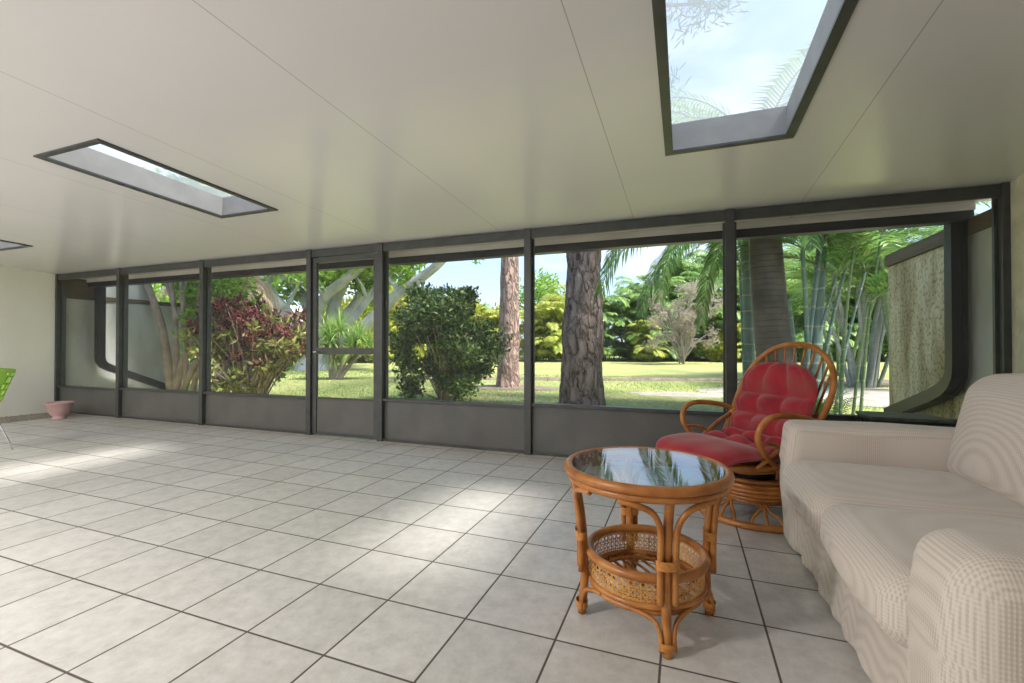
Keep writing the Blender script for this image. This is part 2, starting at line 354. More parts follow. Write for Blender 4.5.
def bark_mat(name, c1, c2, c3, sc_=5, st=(1,1,.28), bump=1.0, dist=.06):
    m, t, b = mat(name, rough=.9, spec=.15)
    c = N(t, 'ShaderNodeTexCoord'); mp = N(t, 'ShaderNodeMapping'); mp.inputs['Scale'].default_value = st
    v = N(t, 'ShaderNodeTexVoronoi', feature='DISTANCE_TO_EDGE'); v.inputs['Scale'].default_value = sc_
    n = N(t, 'ShaderNodeTexNoise'); n.inputs['Scale'].default_value = sc_*1.6; n.inputs['Detail'].default_value = 8
    t.links.new(c.outputs['Object'], mp.inputs[0]); t.links.new(mp.outputs[0], n.inputs['Vector'])
    ad = N(t, 'ShaderNodeVectorMath', operation='MULTIPLY_ADD'); t.links.new(n.outputs['Color'], ad.inputs[0]); ad.inputs[1].default_value = (.25,.25,.25); t.links.new(mp.outputs[0], ad.inputs[2])
    t.links.new(ad.outputs[0], v.inputs['Vector'])
    mr = N(t, 'ShaderNodeMapRange'); mr.inputs['From Max'].default_value = .22; t.links.new(v.outputs['Distance'], mr.inputs['Value'])
    col1 = ramp(t, mr.outputs[0], [(.0,c1),(.45,c2)]); col2 = ramp(t, n.outputs['Fac'], [(.4,(0,0,0)),(.65,(1,1,1))])
    mx = N(t, 'ShaderNodeMix', data_type='RGBA'); t.links.new(col2, mx.inputs['Factor']); t.links.new(col1, mx.inputs[6]); mx.inputs[7].default_value = (*c3,1)
    m2 = N(t, 'ShaderNodeMix', data_type='RGBA'); m2.inputs['Factor'].default_value = .45; t.links.new(col1, m2.inputs[6]); t.links.new(mx.outputs[2], m2.inputs[7])
    t.links.new(m2.outputs[2], b.inputs['Base Color'])
    h = N(t, 'ShaderNodeMath', operation='MULTIPLY_ADD'); t.links.new(n.outputs['Fac'], h.inputs[0]); h.inputs[1].default_value = .5; t.links.new(mr.outputs[0], h.inputs[2])
    bp = N(t, 'ShaderNodeBump'); bp.inputs['Strength'].default_value = bump; bp.inputs['Distance'].default_value = dist
    t.links.new(h.outputs[0], bp.inputs['Height']); t.links.new(bp.outputs[0], b.inputs['Normal'])
    return m
M['pine'] = bark_mat('plated_pine_bark', (.022,.015,.013), (.17,.125,.11), (.33,.28,.26), 6.0, st=(1,1,.38))
M['pine_light'] = bark_mat('pinkish_pine_bark', (.14,.085,.065), (.46,.31,.25), (.55,.43,.37), 7)
M['greybark'] = noisy('smooth_grey_bark', [(.3,(.20,.20,.19)),(.5,(.36,.37,.36)),(.7,(.48,.48,.46))], 1.2, .85, bump=.5, bdist=.05, bscale=6)
M['tanbark'] = noisy('pale_tan_bark', [(.3,(.22,.17,.12)),(.7,(.46,.38,.29))], 4, .85, bump=.5, bdist=.03)
def ringed(name, c1, c2, c3, per):
    m, t, b = mat(name, rough=.6, spec=.3)
    c = N(t, 'ShaderNodeTexCoord'); s = N(t, 'ShaderNodeSeparateXYZ'); t.links.new(c.outputs['Object'], s.inputs[0])
    n = N(t, 'ShaderNodeTexNoise'); n.inputs['Scale'].default_value = 2.2; n.inputs['Detail'].default_value = 6; t.links.new(c.outputs['Object'], n.inputs['Vector'])
    a = N(t, 'ShaderNodeMath', operation='MULTIPLY_ADD'); a.inputs[1].default_value = 1/per; t.links.new(s.outputs['Z'], a.inputs[0])
    q = N(t, 'ShaderNodeMath', operation='MULTIPLY'); q.inputs[1].default_value = .5; t.links.new(n.outputs['Fac'], q.inputs[0]); t.links.new(q.outputs[0], a.inputs[2])
    f = N(t, 'ShaderNodeMath', operation='FRACT'); t.links.new(a.outputs[0], f.inputs[0])
    body = ramp(t, n.outputs['Fac'], [(.35,c1),(.65,c2)])
    rg = ramp(t, f.outputs[0], [(.0,(1,1,1)),(.12,(0,0,0))])
    mx = N(t, 'ShaderNodeMix', data_type='RGBA'); t.links.new(rg, mx.inputs['Factor']); t.links.new(body, mx.inputs[6]); mx.inputs[7].default_value = (*c3,1)
    t.links.new(mx.outputs[2], b.inputs['Base Color'])
    bp = N(t, 'ShaderNodeBump'); bp.inputs['Strength'].default_value = .5; bp.inputs['Distance'].default_value = .02
    t.links.new(rg, bp.inputs['Height']); t.links.new(bp.outputs[0], b.inputs['Normal'])
    return m
M['darkpalm'] = ringed('dark_ringed_palm_trunk', (.055,.045,.038), (.13,.105,.085), (.03,.025,.02), .11)
M['bluestem'] = ringed('blue_green_ringed_stem', (.09,.15,.13), (.19,.26,.235), (.42,.40,.30), .34)
M['greenstem'] = ringed('green_ringed_stem', (.10,.17,.07), (.22,.27,.13), (.38,.34,.22), .25)
M['palestem'] = ringed('pale_grey_ringed_stem', (.20,.22,.19), (.35,.37,.32), (.22,.20,.14), .2)
M['twig'] = noisy('dry_grey_twig', [(.3,(.26,.22,.19)),(.7,(.44,.38,.34))], 3, .9)
L = {}
L['dark'] = leafmat('small_dark_leaf', [(.0,(.02,.05,.012)),(.55,(.05,.10,.02)),(.85,(.12,.20,.04)),(1,(.26,.34,.08))], .3)
L['croton_red'] = leafmat('croton_red_leaf', [(.0,(.08,.02,.03)),(.4,(.20,.045,.05)),(.7,(.13,.06,.055)),(.88,(.34,.11,.09)),(1,(.22,.26,.08))], .35)
L['croton_green'] = leafmat('croton_green_leaf', [(.0,(.10,.15,.04)),(.4,(.28,.34,.07)),(.7,(.20,.11,.07)),(1,(.50,.52,.14))], .35)
L['canopy'] = leafmat('bright_canopy_leaf', [(.0,(.12,.26,.03)),(.5,(.24,.42,.05)),(1,(.42,.58,.10))], .5)
L['yellow'] = leafmat('yellow_green_leaf', [(.0,(.22,.34,.04)),(.5,(.42,.50,.07)),(.85,(.58,.55,.08)),(1,(.60,.36,.06))], .5)
L['palm'] = leafmat('palm_leaflet', [(.0,(.05,.14,.025)),(.5,(.12,.26,.05)),(1,(.26,.40,.08))], .4, .35)
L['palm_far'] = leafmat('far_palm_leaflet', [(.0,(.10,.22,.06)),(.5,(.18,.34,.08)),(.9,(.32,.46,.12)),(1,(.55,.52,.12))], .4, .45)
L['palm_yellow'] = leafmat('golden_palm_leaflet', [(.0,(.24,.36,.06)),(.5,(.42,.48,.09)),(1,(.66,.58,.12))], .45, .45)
L['dead'] = leafmat('dry_brown_frond', [(.0,(.28,.19,.13)),(1,(.50,.38,.28))], .3, .8)
L['dryleaf'] = leafmat('dry_pinkish_leaf', [(.0,(.36,.29,.24)),(.6,(.52,.44,.38)),(1,(.34,.38,.20))], .3, .8)
L['needle'] = leafmat('pine_needle', [(.0,(.06,.13,.04)),(1,(.14,.24,.07))], .3)
L['screw'] = leafmat('strap_leaf', [(.0,(.14,.28,.05)),(.6,(.30,.46,.10)),(1,(.48,.60,.20))], .4, .35)

# ------------------------------------------------------------ the room
XL, XR = -10.65, 2.42; YW = 4.74; YB = -2.4; YG = 5.22
def zc(y): return 2.5 + .05*(YW-y)
struct = lambda o: tag(o, kind='structure')
struct(MB().box((XL-.25, YB, -.12), (XR+.25, 4.93, 0)).build('floor', M['tile']))
# ceiling: one slab with three skylight openings
SKYL = [(-.11, .665, 1.92, 3.40), (-4.59, -3.81, 1.92, 3.40), (-9.1, -8.31, 1.92, 3.45)]
xs = sorted({XL-.25, XR+.25, *[s[0] for s in SKYL], *[s[1] for s in SKYL]}); ys = sorted({YB, YG, 1.92, 3.40, 3.45})
mb = MB()
for i in range(len(xs)-1):
    for j in range(len(ys)-1):
        cx, cy = (xs[i]+xs[i+1])/2, (ys[j]+ys[j+1])/2
        if any(a < cx < b and c < cy < d for a, b, c, d in SKYL): continue
        mb.box((xs[i], ys[j], 0), (xs[i+1], ys[j+1], .16))
mb.V = [(x, y, z+zc(y)) for x, y, z in mb.V]
struct(mb.build('ceiling', M['ceiling']))
# walls
struct(MB().box((XL-.2, YB, 0), (XL, YW+.14, 3.0)).build('wall_left', M['wall_cream']))
struct(MB().box((XR, YB, 0), (XR+.2, YW+.14, 3.0)).build('wall_right', M['wall_stucco']))
struct(MB().box((XL-.2, YB-.2, 0), (XR+.2, YB, 3.0)).build('wall_back', M['wall_white']))
# pebble border at the foot of the left wall
random.seed(3)
mb = MB()
for i in range(900):
    x = random.uniform(XL+.02, -9.90); y = random.uniform(2.2, 4.68); r = random.uniform(.012, .028)
    a = random.uniform(0, 3.14); z = .006+random.uniform(0, .006)
    V = [(x+math.cos(a+k*math.pi/3)*r*random.uniform(.8,1.1), y+math.sin(a+k*math.pi/3)*r, z) for k in range(6)] + [(x, y, z+r*.6)]
    mb.add(V, [(k, (k+1)%6, 6) for k in range(6)])
mb.box((XL+.005, 2.1, .001), (-9.88, 4.7, .008))
tag(mb.build('pebble_border', M['pebble']), 'strip of pale pebbles along the foot of the cream wall', 'pebbles', kind='stuff')

# skylights
def skylight(s, well, label):
    x0, x1, y0, y1 = s; cy = (y0+y1)/2
    root = empty('skylight', ((x0+x1)/2, cy, zc(cy))); tag(root, label, 'skylight', 'skylights in the sloping ceiling')
    root.rotation_euler = (math.atan(-.05), 0, 0)
    hx, hy = (x1-x0)/2, (y1-y0)/2; w = .055
    mb = MB()
    for a, b in [((-hx-.01,-hy-.01),(hx+.01,-hy+w*.6)), ((-hx-.01,hy-w*.6),(hx+.01,hy+.01)), ((-hx-.01,-hy+w*.6),(-hx+w*.8,hy-w*.6)), ((hx-w*.8,-hy+w*.6),(hx+.01,hy-w*.6))]:
        mb.box((a[0],a[1],-.012), (b[0],b[1],.006))
    bevel(mb.build('frame', M['bronze'], root), .002)
    mb = MB(); q = .02; i_ = w*.8-.012
    mb.box((-hx+.004,-hy+.004,.007),(-hx+i_,hy-.004,.20)).box((hx-i_,-hy+.004,.007),(hx-.004,hy-.004,.20))
    mb.box((-hx+i_,-hy+.004,.007),(hx-i_,-hy+q,.20)).box((-hx+i_,hy-q,.007),(hx-i_,hy-.004,.20))
    mb.build('curb', well, root)
    # slightly domed frosted panel
    V = []; F = []; nx, ny = 10, 14
    for j in range(ny+1):
        for i in range(nx+1):
            u, v = i/nx*2-1, j/ny*2-1
            V.append((u*(hx+.02), v*(hy+.02), .205+.035*(1-u*u)*(1-v*v)))
    for j in range(ny):
        for i in range(nx):
            a = j*(nx+1)+i; F.append((a, a+1, a+nx+2, a+nx+1))
    mesh('panel', V, F, M['pane'], root, smooth=True)
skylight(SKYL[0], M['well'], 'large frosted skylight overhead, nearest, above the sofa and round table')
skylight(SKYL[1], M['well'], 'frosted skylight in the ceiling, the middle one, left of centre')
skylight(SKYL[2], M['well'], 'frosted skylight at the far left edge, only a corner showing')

# two added fill lamps with invented fixtures, unseen behind the viewer, brighten the room
for i, x in enumerate((-7.8, -3.4)):
    lamp = empty('added_fill_lamp', (x, -1.0, zc(-1.0))); tag(lamp, ('added unseen fill lamp behind the viewer, left one', 'added unseen fill lamp behind the viewer, right one')[i], 'lamp')
    MB().lathe([(0,0),(.24,0),(.25,-.03),(.22,-.035)]).build('base', M['bronze'], lamp, True)
    ld = bpy.data.lights.new('fill_light', 'AREA'); ld.shape = 'DISK'; ld.size = .5; ld.energy = 60; ld.color = (1.0, .97, .93)
    lo = bpy.data.objects.new('fill_light', ld); lk(lo, lamp); lo.location = (0, 0, -.05)

# screen wall: posts, header, bays
PX = [-8.88, -6.87, -4.775, -3.6175, -1.654, .375]; PW = .077; D0, D1 = YW, YW+.14
n = 0
for x in [XL] + PX + [XR-.05]:
    n += 1
    w = PW if x not in (XL, XR-.05) else .05
    mb = MB().box((x, D0, 0), (x+w, D1, zc(YW)-.002))
    mb.box((x-.012, D0+.02, 0), (x-.001, D0+.10, .04)).box((x+w+.001, D0+.02, 0), (x+w+.012, D0+.10, .04))
    o = bevel(mb.build('trim_%d' % n, M['bronze']), .003); struct(o)
n += 1
edges = [XL+.05] + [v for x in PX for v in (x, x+PW)] + [XR-.05]
hb = MB()
for i in range(0, len(edges), 2):
    hb.box((edges[i], D0+.012, zc(YW)-.108), (edges[i+1], D0+.055, zc(YW)-.008))
struct(bevel(hb.build('trim_%d' % n, M['bronze']), .003))
SILL = [(.475,.485), (.50,.50), (.505,.51), None, (.53,.55), (.56,.575), (.58,.60)]
wi = 0
for k in range(7):
    a, b = edges[2*k], edges[2*k+1]
    if SILL[k] is None: continue
    wi += 1; z0 = (SILL[k][0]+SILL[k][1])/2
    root = empty('window_%d' % wi, (a, D0, 0)); root['kind'] = 'structure'
    w = b-a
    bevel(MB().box((.002,.055,.03),(w-.002,.065,z0-.03)).build('kick_panel', M['kick'], root), .001)
    bevel(MB().box((.002,.01,z0-.035),(w-.002,.11,z0)).build('sill', M['bronze'], root), .003)
    bevel(MB().box((.002,.03,.002),(w-.002,.10,.03)).build('bottom_rail', M['bronze'], root), .003)
    MB().box((.002,.068,z0),(w-.002,.070,zc(YW)-.115)).build('screen', M['screen'], root)
    fr = MB().box((.002,.06,z0),(.022,.08,zc(YW)-.115)).box((w-.022,.06,z0),(w-.002,.08,zc(YW)-.115))
    fr.build('frame', M['bronze'], root)
# screen door
a, b = edges[6], edges[7]
root = empty('door_1', (a, D0+.03, 0)); root['kind'] = 'structure'; w = b-a; H_ = zc(YW)-.115
fr = MB()
fr.box((.004,0,.012),(.075,.04,H_)).box((w-.075,0,.012),(w-.004,.04,H_)).box((.075,0,H_-.07),(w-.075,.04,H_)).box((.075,0,1.09),(w-.075,.04,1.17)).box((.075,0,.49),(w-.075,.04,.515)).box((.075,0,.012),(w-.075,.04,.05))
bevel(fr.build('frame', M['bronze'], root), .003)
MB().box((.075,.014,.05),(w-.075,.024,.49)).build('kick_panel', M['kick'], root)
MB().box((.075,.018,.515),(w-.075,.020,1.09)).box((.075,.018,1.17),(w-.075,.020,H_-.07)).build('screen', M['screen'], root)
MB().tube([(.05,-.002,1.12),(.05,-.05,1.12),(.12,-.05,1.12)], .009, 8, sub=1).build('handle', M['chrome'], root, True)

# gutter and downspouts
gz0 = zc(YG)-.155
struct(MB().box((XL-.2, YG-.022, zc(YG)-.068), (XR, YG-.002, zc(YG)-.002)).build('trim_20', M['fascia']))
gt = MB().box((XL-.6, YG+.002, gz0), (XR+.0, YG+.014, zc(YG)-.066)).box((XL-.2, YG+.014, gz0), (XR, YG+.13, gz0+.01)).box((XL-.2, YG+.118, gz0+.01), (XR, YG+.13, zc(YG)-.03))
tag(gt.build('rain_gutter', M['gutter']), 'long black rain gutter hung from the roof edge outside the screens', 'gutter')
def downspout(x, ytop, path, label):
    o = MB(); W, Dp = .062, .10
    P = [Vector(p) for p in path]; V = []; F = []
    for i, p in enumerate(P):
        t = (P[min(i+1, len(P)-1)]-P[max(i-1, 0)]).normalized(); nrm = Vector((1,0,0)); bi = t.cross(nrm).normalized()
        for u, v in ((-1,-1),(-.33,-1),(-.33,-.88),(.33,-.88),(.33,-1),(1,-1),(1,1),(.33,1),(.33,.88),(-.33,.88),(-.33,1),(-1,1)):
            V.append(p + nrm*u*W*.95 + bi*v*Dp*.62)
    k = 12
    for i in range(len(P)-1):
        for q in range(k): F.append((i*k+q, i*k+(q+1)%k, (i+1)*k+(q+1)%k, (i+1)*k+q))
    F.append(tuple(range(k))); F.append(tuple(reversed(range((len(P)-1)*k, len(P)*k))))
    tag(mesh('downspout', V, F, M['gutter']), label, 'downspout')
gz = gz0
downspout(0, 0, [(2.325,YG+.085,gz),(2.325,YG+.085,1.02),(2.325,YG+.10,.93),(2.325,YG+.15,.86),(2.325,YG+.25,.79),(2.325,YG+.45,.71),(2.325,6.75,.38)], 'black downspout against the mildewed wall on the right')
downspout(0, 0, [(-10.42,YG+.085,gz),(-10.42,YG+.085,.98),(-10.42,YG+.10,.90),(-10.42,YG+.15,.83),(-10.42,YG+.25,.77),(-10.42,YG+.45,.68),(-10.42,6.6,.26)], 'black downspout against the pale garden wall at far left')

# garden walls either side
root = empty('garden_wall', (2.42, 5.0, 0)); tag(root, 'mildewed tan concrete garden wall beyond the right end of the screens', 'wall')
bevel(MB().box((0,.36,-.3),(.18,2.05,2.2)).build('wall_panel', M['mossy'], root), .01)
MB().box((.003,-.11,-.3),(.18,.36,2.2)).build('sheltered_panel', M['greywall'], root)
MB().box((-.03,-.11,2.2),(.21,2.05,2.34)).build('coping', M['oldwood'], root)
root = empty('garden_wall', (-10.65, 5.0, 0)); tag(root, 'pale grey garden wall beyond the left end of the screens', 'wall')
bevel(MB().box((-.18,-.11,-.3),(0,1.95,2.08)).build('wall_panel', M['greywall'], root), .01)
MB().box((-.2,-.11,2.08),(.03,1.95,2.16)).build('coping', M['oldwood'], root)
MB().box((-.12,-.11,2.165),(.0,.46,2.46)).build('header_board', M['oldwood'], root)
MB().box((-.16,.47,2.165),(-.02,1.3,2.75)).build('upper_panel', M['greywall'], root)

# ------------------------------------------------------------ sofa
def rbox(name, a, b, r, mat_, parent, n=18, crown=(0,0,0), noise_amp=0, fn=None, nscale=3.0):
    """upholstered box: rounded edges, crowned faces, optional soft wrinkles"""
    a, b = Vector(a), Vector(b); c = (a+b)/2; h = (b-a)/2; r = min(r, h.x, h.y, h.z)
    bm = bmesh.new(); bmesh.ops.create_cube(bm, size=2)
    bmesh.ops.subdivide_edges(bm, edges=bm.edges[:], cuts=n, use_grid_fill=True)
    for v in bm.verts:
        p = v.co.copy(); q = Vector()
        for i in range(3):
            t = p[i]; q[i] = h[i]*(math.copysign(abs(t)**.8, t) if abs(t) < 1 else t)
        inner = Vector([max(-(h[i]-r), min(h[i]-r, q[i])) for i in range(3)])
        d = q-inner
        if d.length > 1e-9: q = inner + d.normalized()*r
        for i in range(3):
            if crown[i]:
                j, k = (i+1)%3, (i+2)%3
                f = max(0, 1-(q[j]/h[j])**2)*max(0, 1-(q[k]/h[k])**2)
                q[i] += crown[i]*f*(q[i]/h[i])
        w = c+q
        if noise_amp:
            nv = noise.noise(w*nscale)*noise_amp; w += (d.normalized() if d.length > 1e-9 else q.normalized())*nv
        if fn: w = fn(w)
        v.co = w
    me = bpy.data.meshes.new(name); bm.to_mesh(me); bm.free(); me.materials.append(mat_)
    me.polygons.foreach_set('use_smooth', [True]*len(me.polygons))
    return lk(bpy.data.objects.new(name, me), parent)
sofa = empty('loveseat_sofa', (1.1, 2.22, 0)); tag(sofa, 'ivory ribbed slipcovered two seat sofa with rolled arms at lower right', 'sofa')
S = M['sofa']
def skirtfn(w):
    # hanging skirt: vertical folds that grow towards the hem
    k = max(0, (.34-w.z)/.34)
    f = (math.sin(w.y*31+2*math.sin(w.y*7))*.5+noise.noise(Vector((w.y*9, 3, w.z*1.5)))*.9)*.016*k
    if w.x < -.3: w.x += f*1.1 - .055*k
    return w
rbox('base', (-.455,-.90,.012), (.45,.90,.37), .05, S, sofa, 40, fn=skirtfn)
def armfn(w):
    if w.x < -.45:
        w.x += .012*math.sin(w.z*9+1)*max(0, min(1, w.z*3))
    if w.z > .5: w.x -= .012
    return w
rbox('arm', (-.545,-.985,.012), (.42,-.692,.742), .085, S, sofa, 22, crown=(.012,.0,.012), noise_amp=.007, fn=armfn)
rbox('arm', (-.53,.772,.012), (.42,1.03,.750), .050, S, sofa, 22, crown=(.012,.0,.01), noise_amp=.006, fn=armfn)
rbox('back_frame', (.30,-.98,.02), (.62,1.02,.93), .10, S, sofa, 20, noise_amp=.005)
rbox('seat_cushion', (-.575,-.690,.345), (.26,.037,.560), .085, S, sofa, 22, crown=(.03,.0,.035), noise_amp=.008)
rbox('seat_cushion', (-.575,.043,.345), (.26,.768,.560), .085, S, sofa, 22, crown=(.025,.0,.035), noise_amp=.008)
def backfn(w):
    w.x += .22*(w.z-.5); return w
rbox('back_cushion', (.13,-.72,.52), (.40,.03,1.05), .09, S, sofa, 20, crown=(.05,.0,.03), noise_amp=.009, fn=backfn)
rbox('back_cushion', (.13,.036,.52), (.40,.785,1.05), .09, S, sofa, 20, crown=(.05,.01,.03), noise_amp=.009, fn=backfn)

# ------------------------------------------------------------ rattan side table
tb = empty('rattan_side_table', (-.165, 2.125, 0)); tag(tb, 'round rattan side table with glass top and woven basket shelf', 'table')
MR = M['rattan']
mb = MB().ring((0,0,.652), .342, .0205, 64, 12).ring((0,0,.619), .333, .016, 64, 10)
mb.build('rim', MR, tb, True)
MB().lathe([(0,.663),(.326,.663),(.328,.666),(.326,.669),(0,.669)], 64).build('glass_top', M['glass'], tb)
LA = [R(-69), R(20), R(110), R(199)]
for a in LA:
    er = Vector((math.cos(a), math.sin(a), 0)); et = Vector((-math.sin(a), math.cos(a), 0)); Z_ = Vector((0,0,1))
    def q(r, t, z): return er*r + et*t + Z_*z
    def arc(r, da, z): return Vector((r*math.cos(a+da), r*math.sin(a+da), z))
    mb = MB().tube([q(.318,0,.615), q(.300,0,.53), q(.284,0,.42), q(.275,0,.30), q(.272,0,.15), q(.285,0,.0)], .0185, 12)
    for s in (-1, 1):
        mb.tube([q(.291,s*.030,.20), q(.292,s*.030,.33), q(.300,s*.030,.44), q(.308,s*.036,.51), arc(.322,s*.22,.567), arc(.330,s*.42,.592), arc(.332,s*.60,.598)], .0125, 10)
        mb.tube([q(.290,s*.027,.022), q(.284,s*.027,.08), arc(.272,s*.16,.125), arc(.255,s*.34,.142), arc(.247,s*.50,.146)], .009, 8)
    lg = mb.build('leg', MR, tb, True)
    for z0, z1, r_, rr in ((.338,.375,.288,.036), (.03,.06,.284,.024)):
        wr = MB()
        V = []; F = []
        for z in (z0, z1):
            for i in range(20):
                b_ = 2*math.pi*i/20; v = q(r_,0,z)+er*(math.cos(b_)*.026)+et*(math.sin(b_)*(rr+.010)); V.append(v)
        for i in range(20): F.append((i,(i+1)%20,20+(i+1)%20,20+i))
        wr.add(V, F)
        wr.build('binding', M['rattan_wrap'], lg, True)
# basket
bk = MB().ring((0,0,.282), .250, .019, 56, 10).ring((0,0,.166), .244, .013, 56, 8).ring((0,0,.142), .236, .013, 56, 8).ring((0,0,.165), .190, .008, 48, 6).build('basket', MR, tb, True)
cn = MB()
def strip(p0, p1, w, n=8):
    """flat cane strand on the basket's drum between (angle, z) points"""
    V = []; F = []
    for i in range(n+1):
        t = i/n; a = p0[0]+(p1[0]-p0[0])*t; z = p0[1]+(p1[1]-p0[1])*t
        da, dz = (p1[0]-p0[0])*.246, p1[1]-p0[1]; l = math.hypot(da, dz); nx, nz_ = -dz/l*w/2, da/l*w/2
        for s in (-1, 1):
            aa = a+s*nx/.246; V.append((.247*math.cos(aa), .247*math.sin(aa), z+s*nz_))
    for i in range(n): F.append((2*i,2*i+2,2*i+3,2*i+1))
    cn.add(V, F)
for z in (.186,.200,.222,.236,.258):
    strip((0,z),(2*math.pi,z),.0045,72)
NV = 64
for i in range(NV):
    a = 2*math.pi*i/NV; strip((a,.172),(a,.274),.0045,1)
    strip((a+.08,.172),(a+.08+.41,.274),.0042,5); strip((a+.08,.274),(a+.08+.41,.172),.0042,5)
cn.build('woven_panel', M['cane'], bk)
sl = MB()
for i in range(9):
    x = -.18+.045*i; h = math.sqrt(.24**2-x*x)
    ca, sa = math.cos(R(40)), math.sin(R(40))
    sl.tube([(x*ca-(-h)*sa, x*sa+(-h)*ca, .158), (x*ca-h*sa, x*sa+h*ca, .158)], .007, 6, sub=1)
sl.build('slats', MR, bk, True)

# ------------------------------------------------------------ rattan swivel armchair
CH = (.47, 3.70, 0); CA = math.atan2(-.62, -.78)
ch = empty('rattan_swivel_armchair', CH, CA); tag(ch, 'rattan swivel armchair with hooped spindle back beside the sofa', 'armchair')
br = .0175
b_ = MB().ring((0,0,.024), .385, .022, 64, 10)
for i, z in enumerate((.135,.163,.191,.219,.247,.275)):
    b_.ring((0,0,z), (.225,.252,.268,.275,.268,.245)[i], .0165, 56, 8)
for k in range(8):
    a0 = 2*math.pi*k/8+.2
    for s in (-1, 0, 1):
        f = lambda r, da, z: (r*math.cos(a0+da), r*math.sin(a0+da), z)
        b_.tube([f(.378, s*.26, .035), f(.345, s*.22, .075), f(.30, s*.10, .11), f(.262, s*.04, .135)], .010, 8)
b_.build('base', MR, ch, True)
MB().lathe([(0,.27),(.15,.27),(.15,.30),(.06,.305),(.06,.345),(.17,.35),(.17,.362),(0,.362)], 28).build('swivel', M['iron'], ch)
sr = MB()
sr.tube([(.42,0,.40),(.38,.20,.40),(.22,.295,.405),(0,.31,.41),(-.20,.27,.415),(-.30,.12,.42),(-.32,0,.42),(-.30,-.12,.42),(-.20,-.27,.415),(0,-.31,.41),(.22,-.295,.405),(.38,-.20,.40)], .019, 10, closed=True)
sr.tube([(.30,0,.355),(.26,.17,.355),(.12,.24,.36),(-.06,.24,.365),(-.2,.15,.37),(-.24,0,.37),(-.2,-.15,.37),(-.06,-.24,.365),(.12,-.24,.36),(.26,-.17,.355)], .016, 8, closed=True)
for y in (-.2,-.12,-.04,.04,.12,.2): sr.tube([(-.27+abs(y)*.2,y,.405),(.0,y,.385),(.37-abs(y)*.2,y,.392)], .009, 6)
sr.tube([(-.24,.15,.375),(0,.15,.36),(.26,.15,.362)], .014, 8); sr.tube([(-.24,-.15,.375),(0,-.15,.36),(.26,-.15,.362)], .014, 8)
sr.build('seat_frame', MR, ch, True)
hoop = [(.06,.315,.40),(-.04,.335,.50),(-.13,.355,.63),(-.22,.378,.78),(-.29,.375,.92),(-.345,.325,1.05),(-.385,.215,1.155),(-.405,.085,1.205),(-.405,-.085,1.205),(-.385,-.215,1.155),(-.345,-.325,1.05),(-.29,-.375,.92),(-.22,-.378,.78),(-.13,-.355,.63),(-.04,-.335,.50),(.06,-.315,.40)]
MB().tube(hoop, .020, 12).build('back_hoop', MR, ch, True)
inner = [(a*.985+.012, b*.86, c-.035 if c > .9 else c) for a, b, c in hoop[3:13]]
sp = MB()
for i in range(-5, 6):
    t = i/5; yb = t*.17; yt = math.sin(t*1.22)*.355
    # meet the hoop at this y
    best = min(spline(hoop[3:13], sub=10), key=lambda p: abs(p.y-yt)+ (0 if p.z > .9 else 9))
    sp.tube([(-.29, yb, .43), (-.335+.02*abs(t), yb*.6+best.y*.4, .43+(best.z-.43)*.5), tuple(best)], .0085, 8)
sp.build('spindles', MR, ch, True)
for s in (-1, 1):
    am = MB().tube([(-.165,.362*s,.685),(-.10,.368*s,.715),(.02,.375*s,.742),(.16,.38*s,.755),(.265,.375*s,.738),(.325,.365*s,.675),(.325,.35*s,.60),(.27,.335*s,.52),(.19,.318*s,.45),(.12,.30*s,.40)], .0185, 12)
    am.build('arm', MR, ch, True)
    bc = MB().tube([(.30,.312*s,.41),(.15,.33*s,.51),(.0,.345*s,.60),(-.12,.352*s,.655)], .015, 10)
    bc.tube([(-.01,.322*s,.44),(.10,.335*s,.53),(.22,.345*s,.575),(.305,.352*s,.575)], .013, 8)
    bc.tube([(.10,.30*s,.39),(.05,.25*s,.33),(.0,.20*s,.295)], .015, 8).tube([(-.12,.29*s,.39),(-.08,.25*s,.34),(-.04,.20*s,.295)], .015, 8)
    bc.build('side_brace', MR, ch, True)
    w_ = MB().tube([(-.135,.355*s,.64),(-.175,.363*s,.705)], .026, 12, sub=1)
    w_.build('binding', M['rattan_wrap'], ch, True)
# tufted cushion: seat and back in one piece
prof = [(.56,.385),(.50,.432),(.38,.452),(.24,.452),(.10,.445),(-.02,.455),(-.11,.50),(-.165,.58),(-.205,.68),(-.245,.80),(-.29,.93),(-.325,1.045)]
PS = spline([(x, 0, z) for x, z in prof], sub=6); PS = [Vector(p) for p in PS]
Ls = [0]
for i in range(1, len(PS)): Ls.append(Ls[-1]+(PS[i]-PS[i-1]).length)
LT = Ls[-1]
def pp(s):
    x = float(np.interp(s, Ls, [p.x for p in PS])); z = float(np.interp(s, Ls, [p.z for p in PS])); return Vector((x, 0, z))
rows = [0, .27, .40, .52, .66, .80, .965, LT+.002] if LT > 1 else [0, LT]
rows = [r*LT/1.17 for r in (0, .36, .52, .66, .80, .945, 1.17)]
NS, NVv = 150, 56; T0 = .088
def halfw(s):
    w = .345 - .02*math.sin(math.pi*min(1, s/LT)) - .03*max(0, (s-.5)/LT)
    k = (LT-s)
    if k < .24: w *= math.sqrt(max(0.0, 1-((.24-k)/.245)**2))**.8
    if s < .10: w *= .88+.12*math.sqrt(max(0, 1-((.10-s)/.10)**2))
    return max(w, .03)
V = []; F = []
ncol_for = lambda ri: 2 if ri == len(rows)-2 or ri == 0 else 3
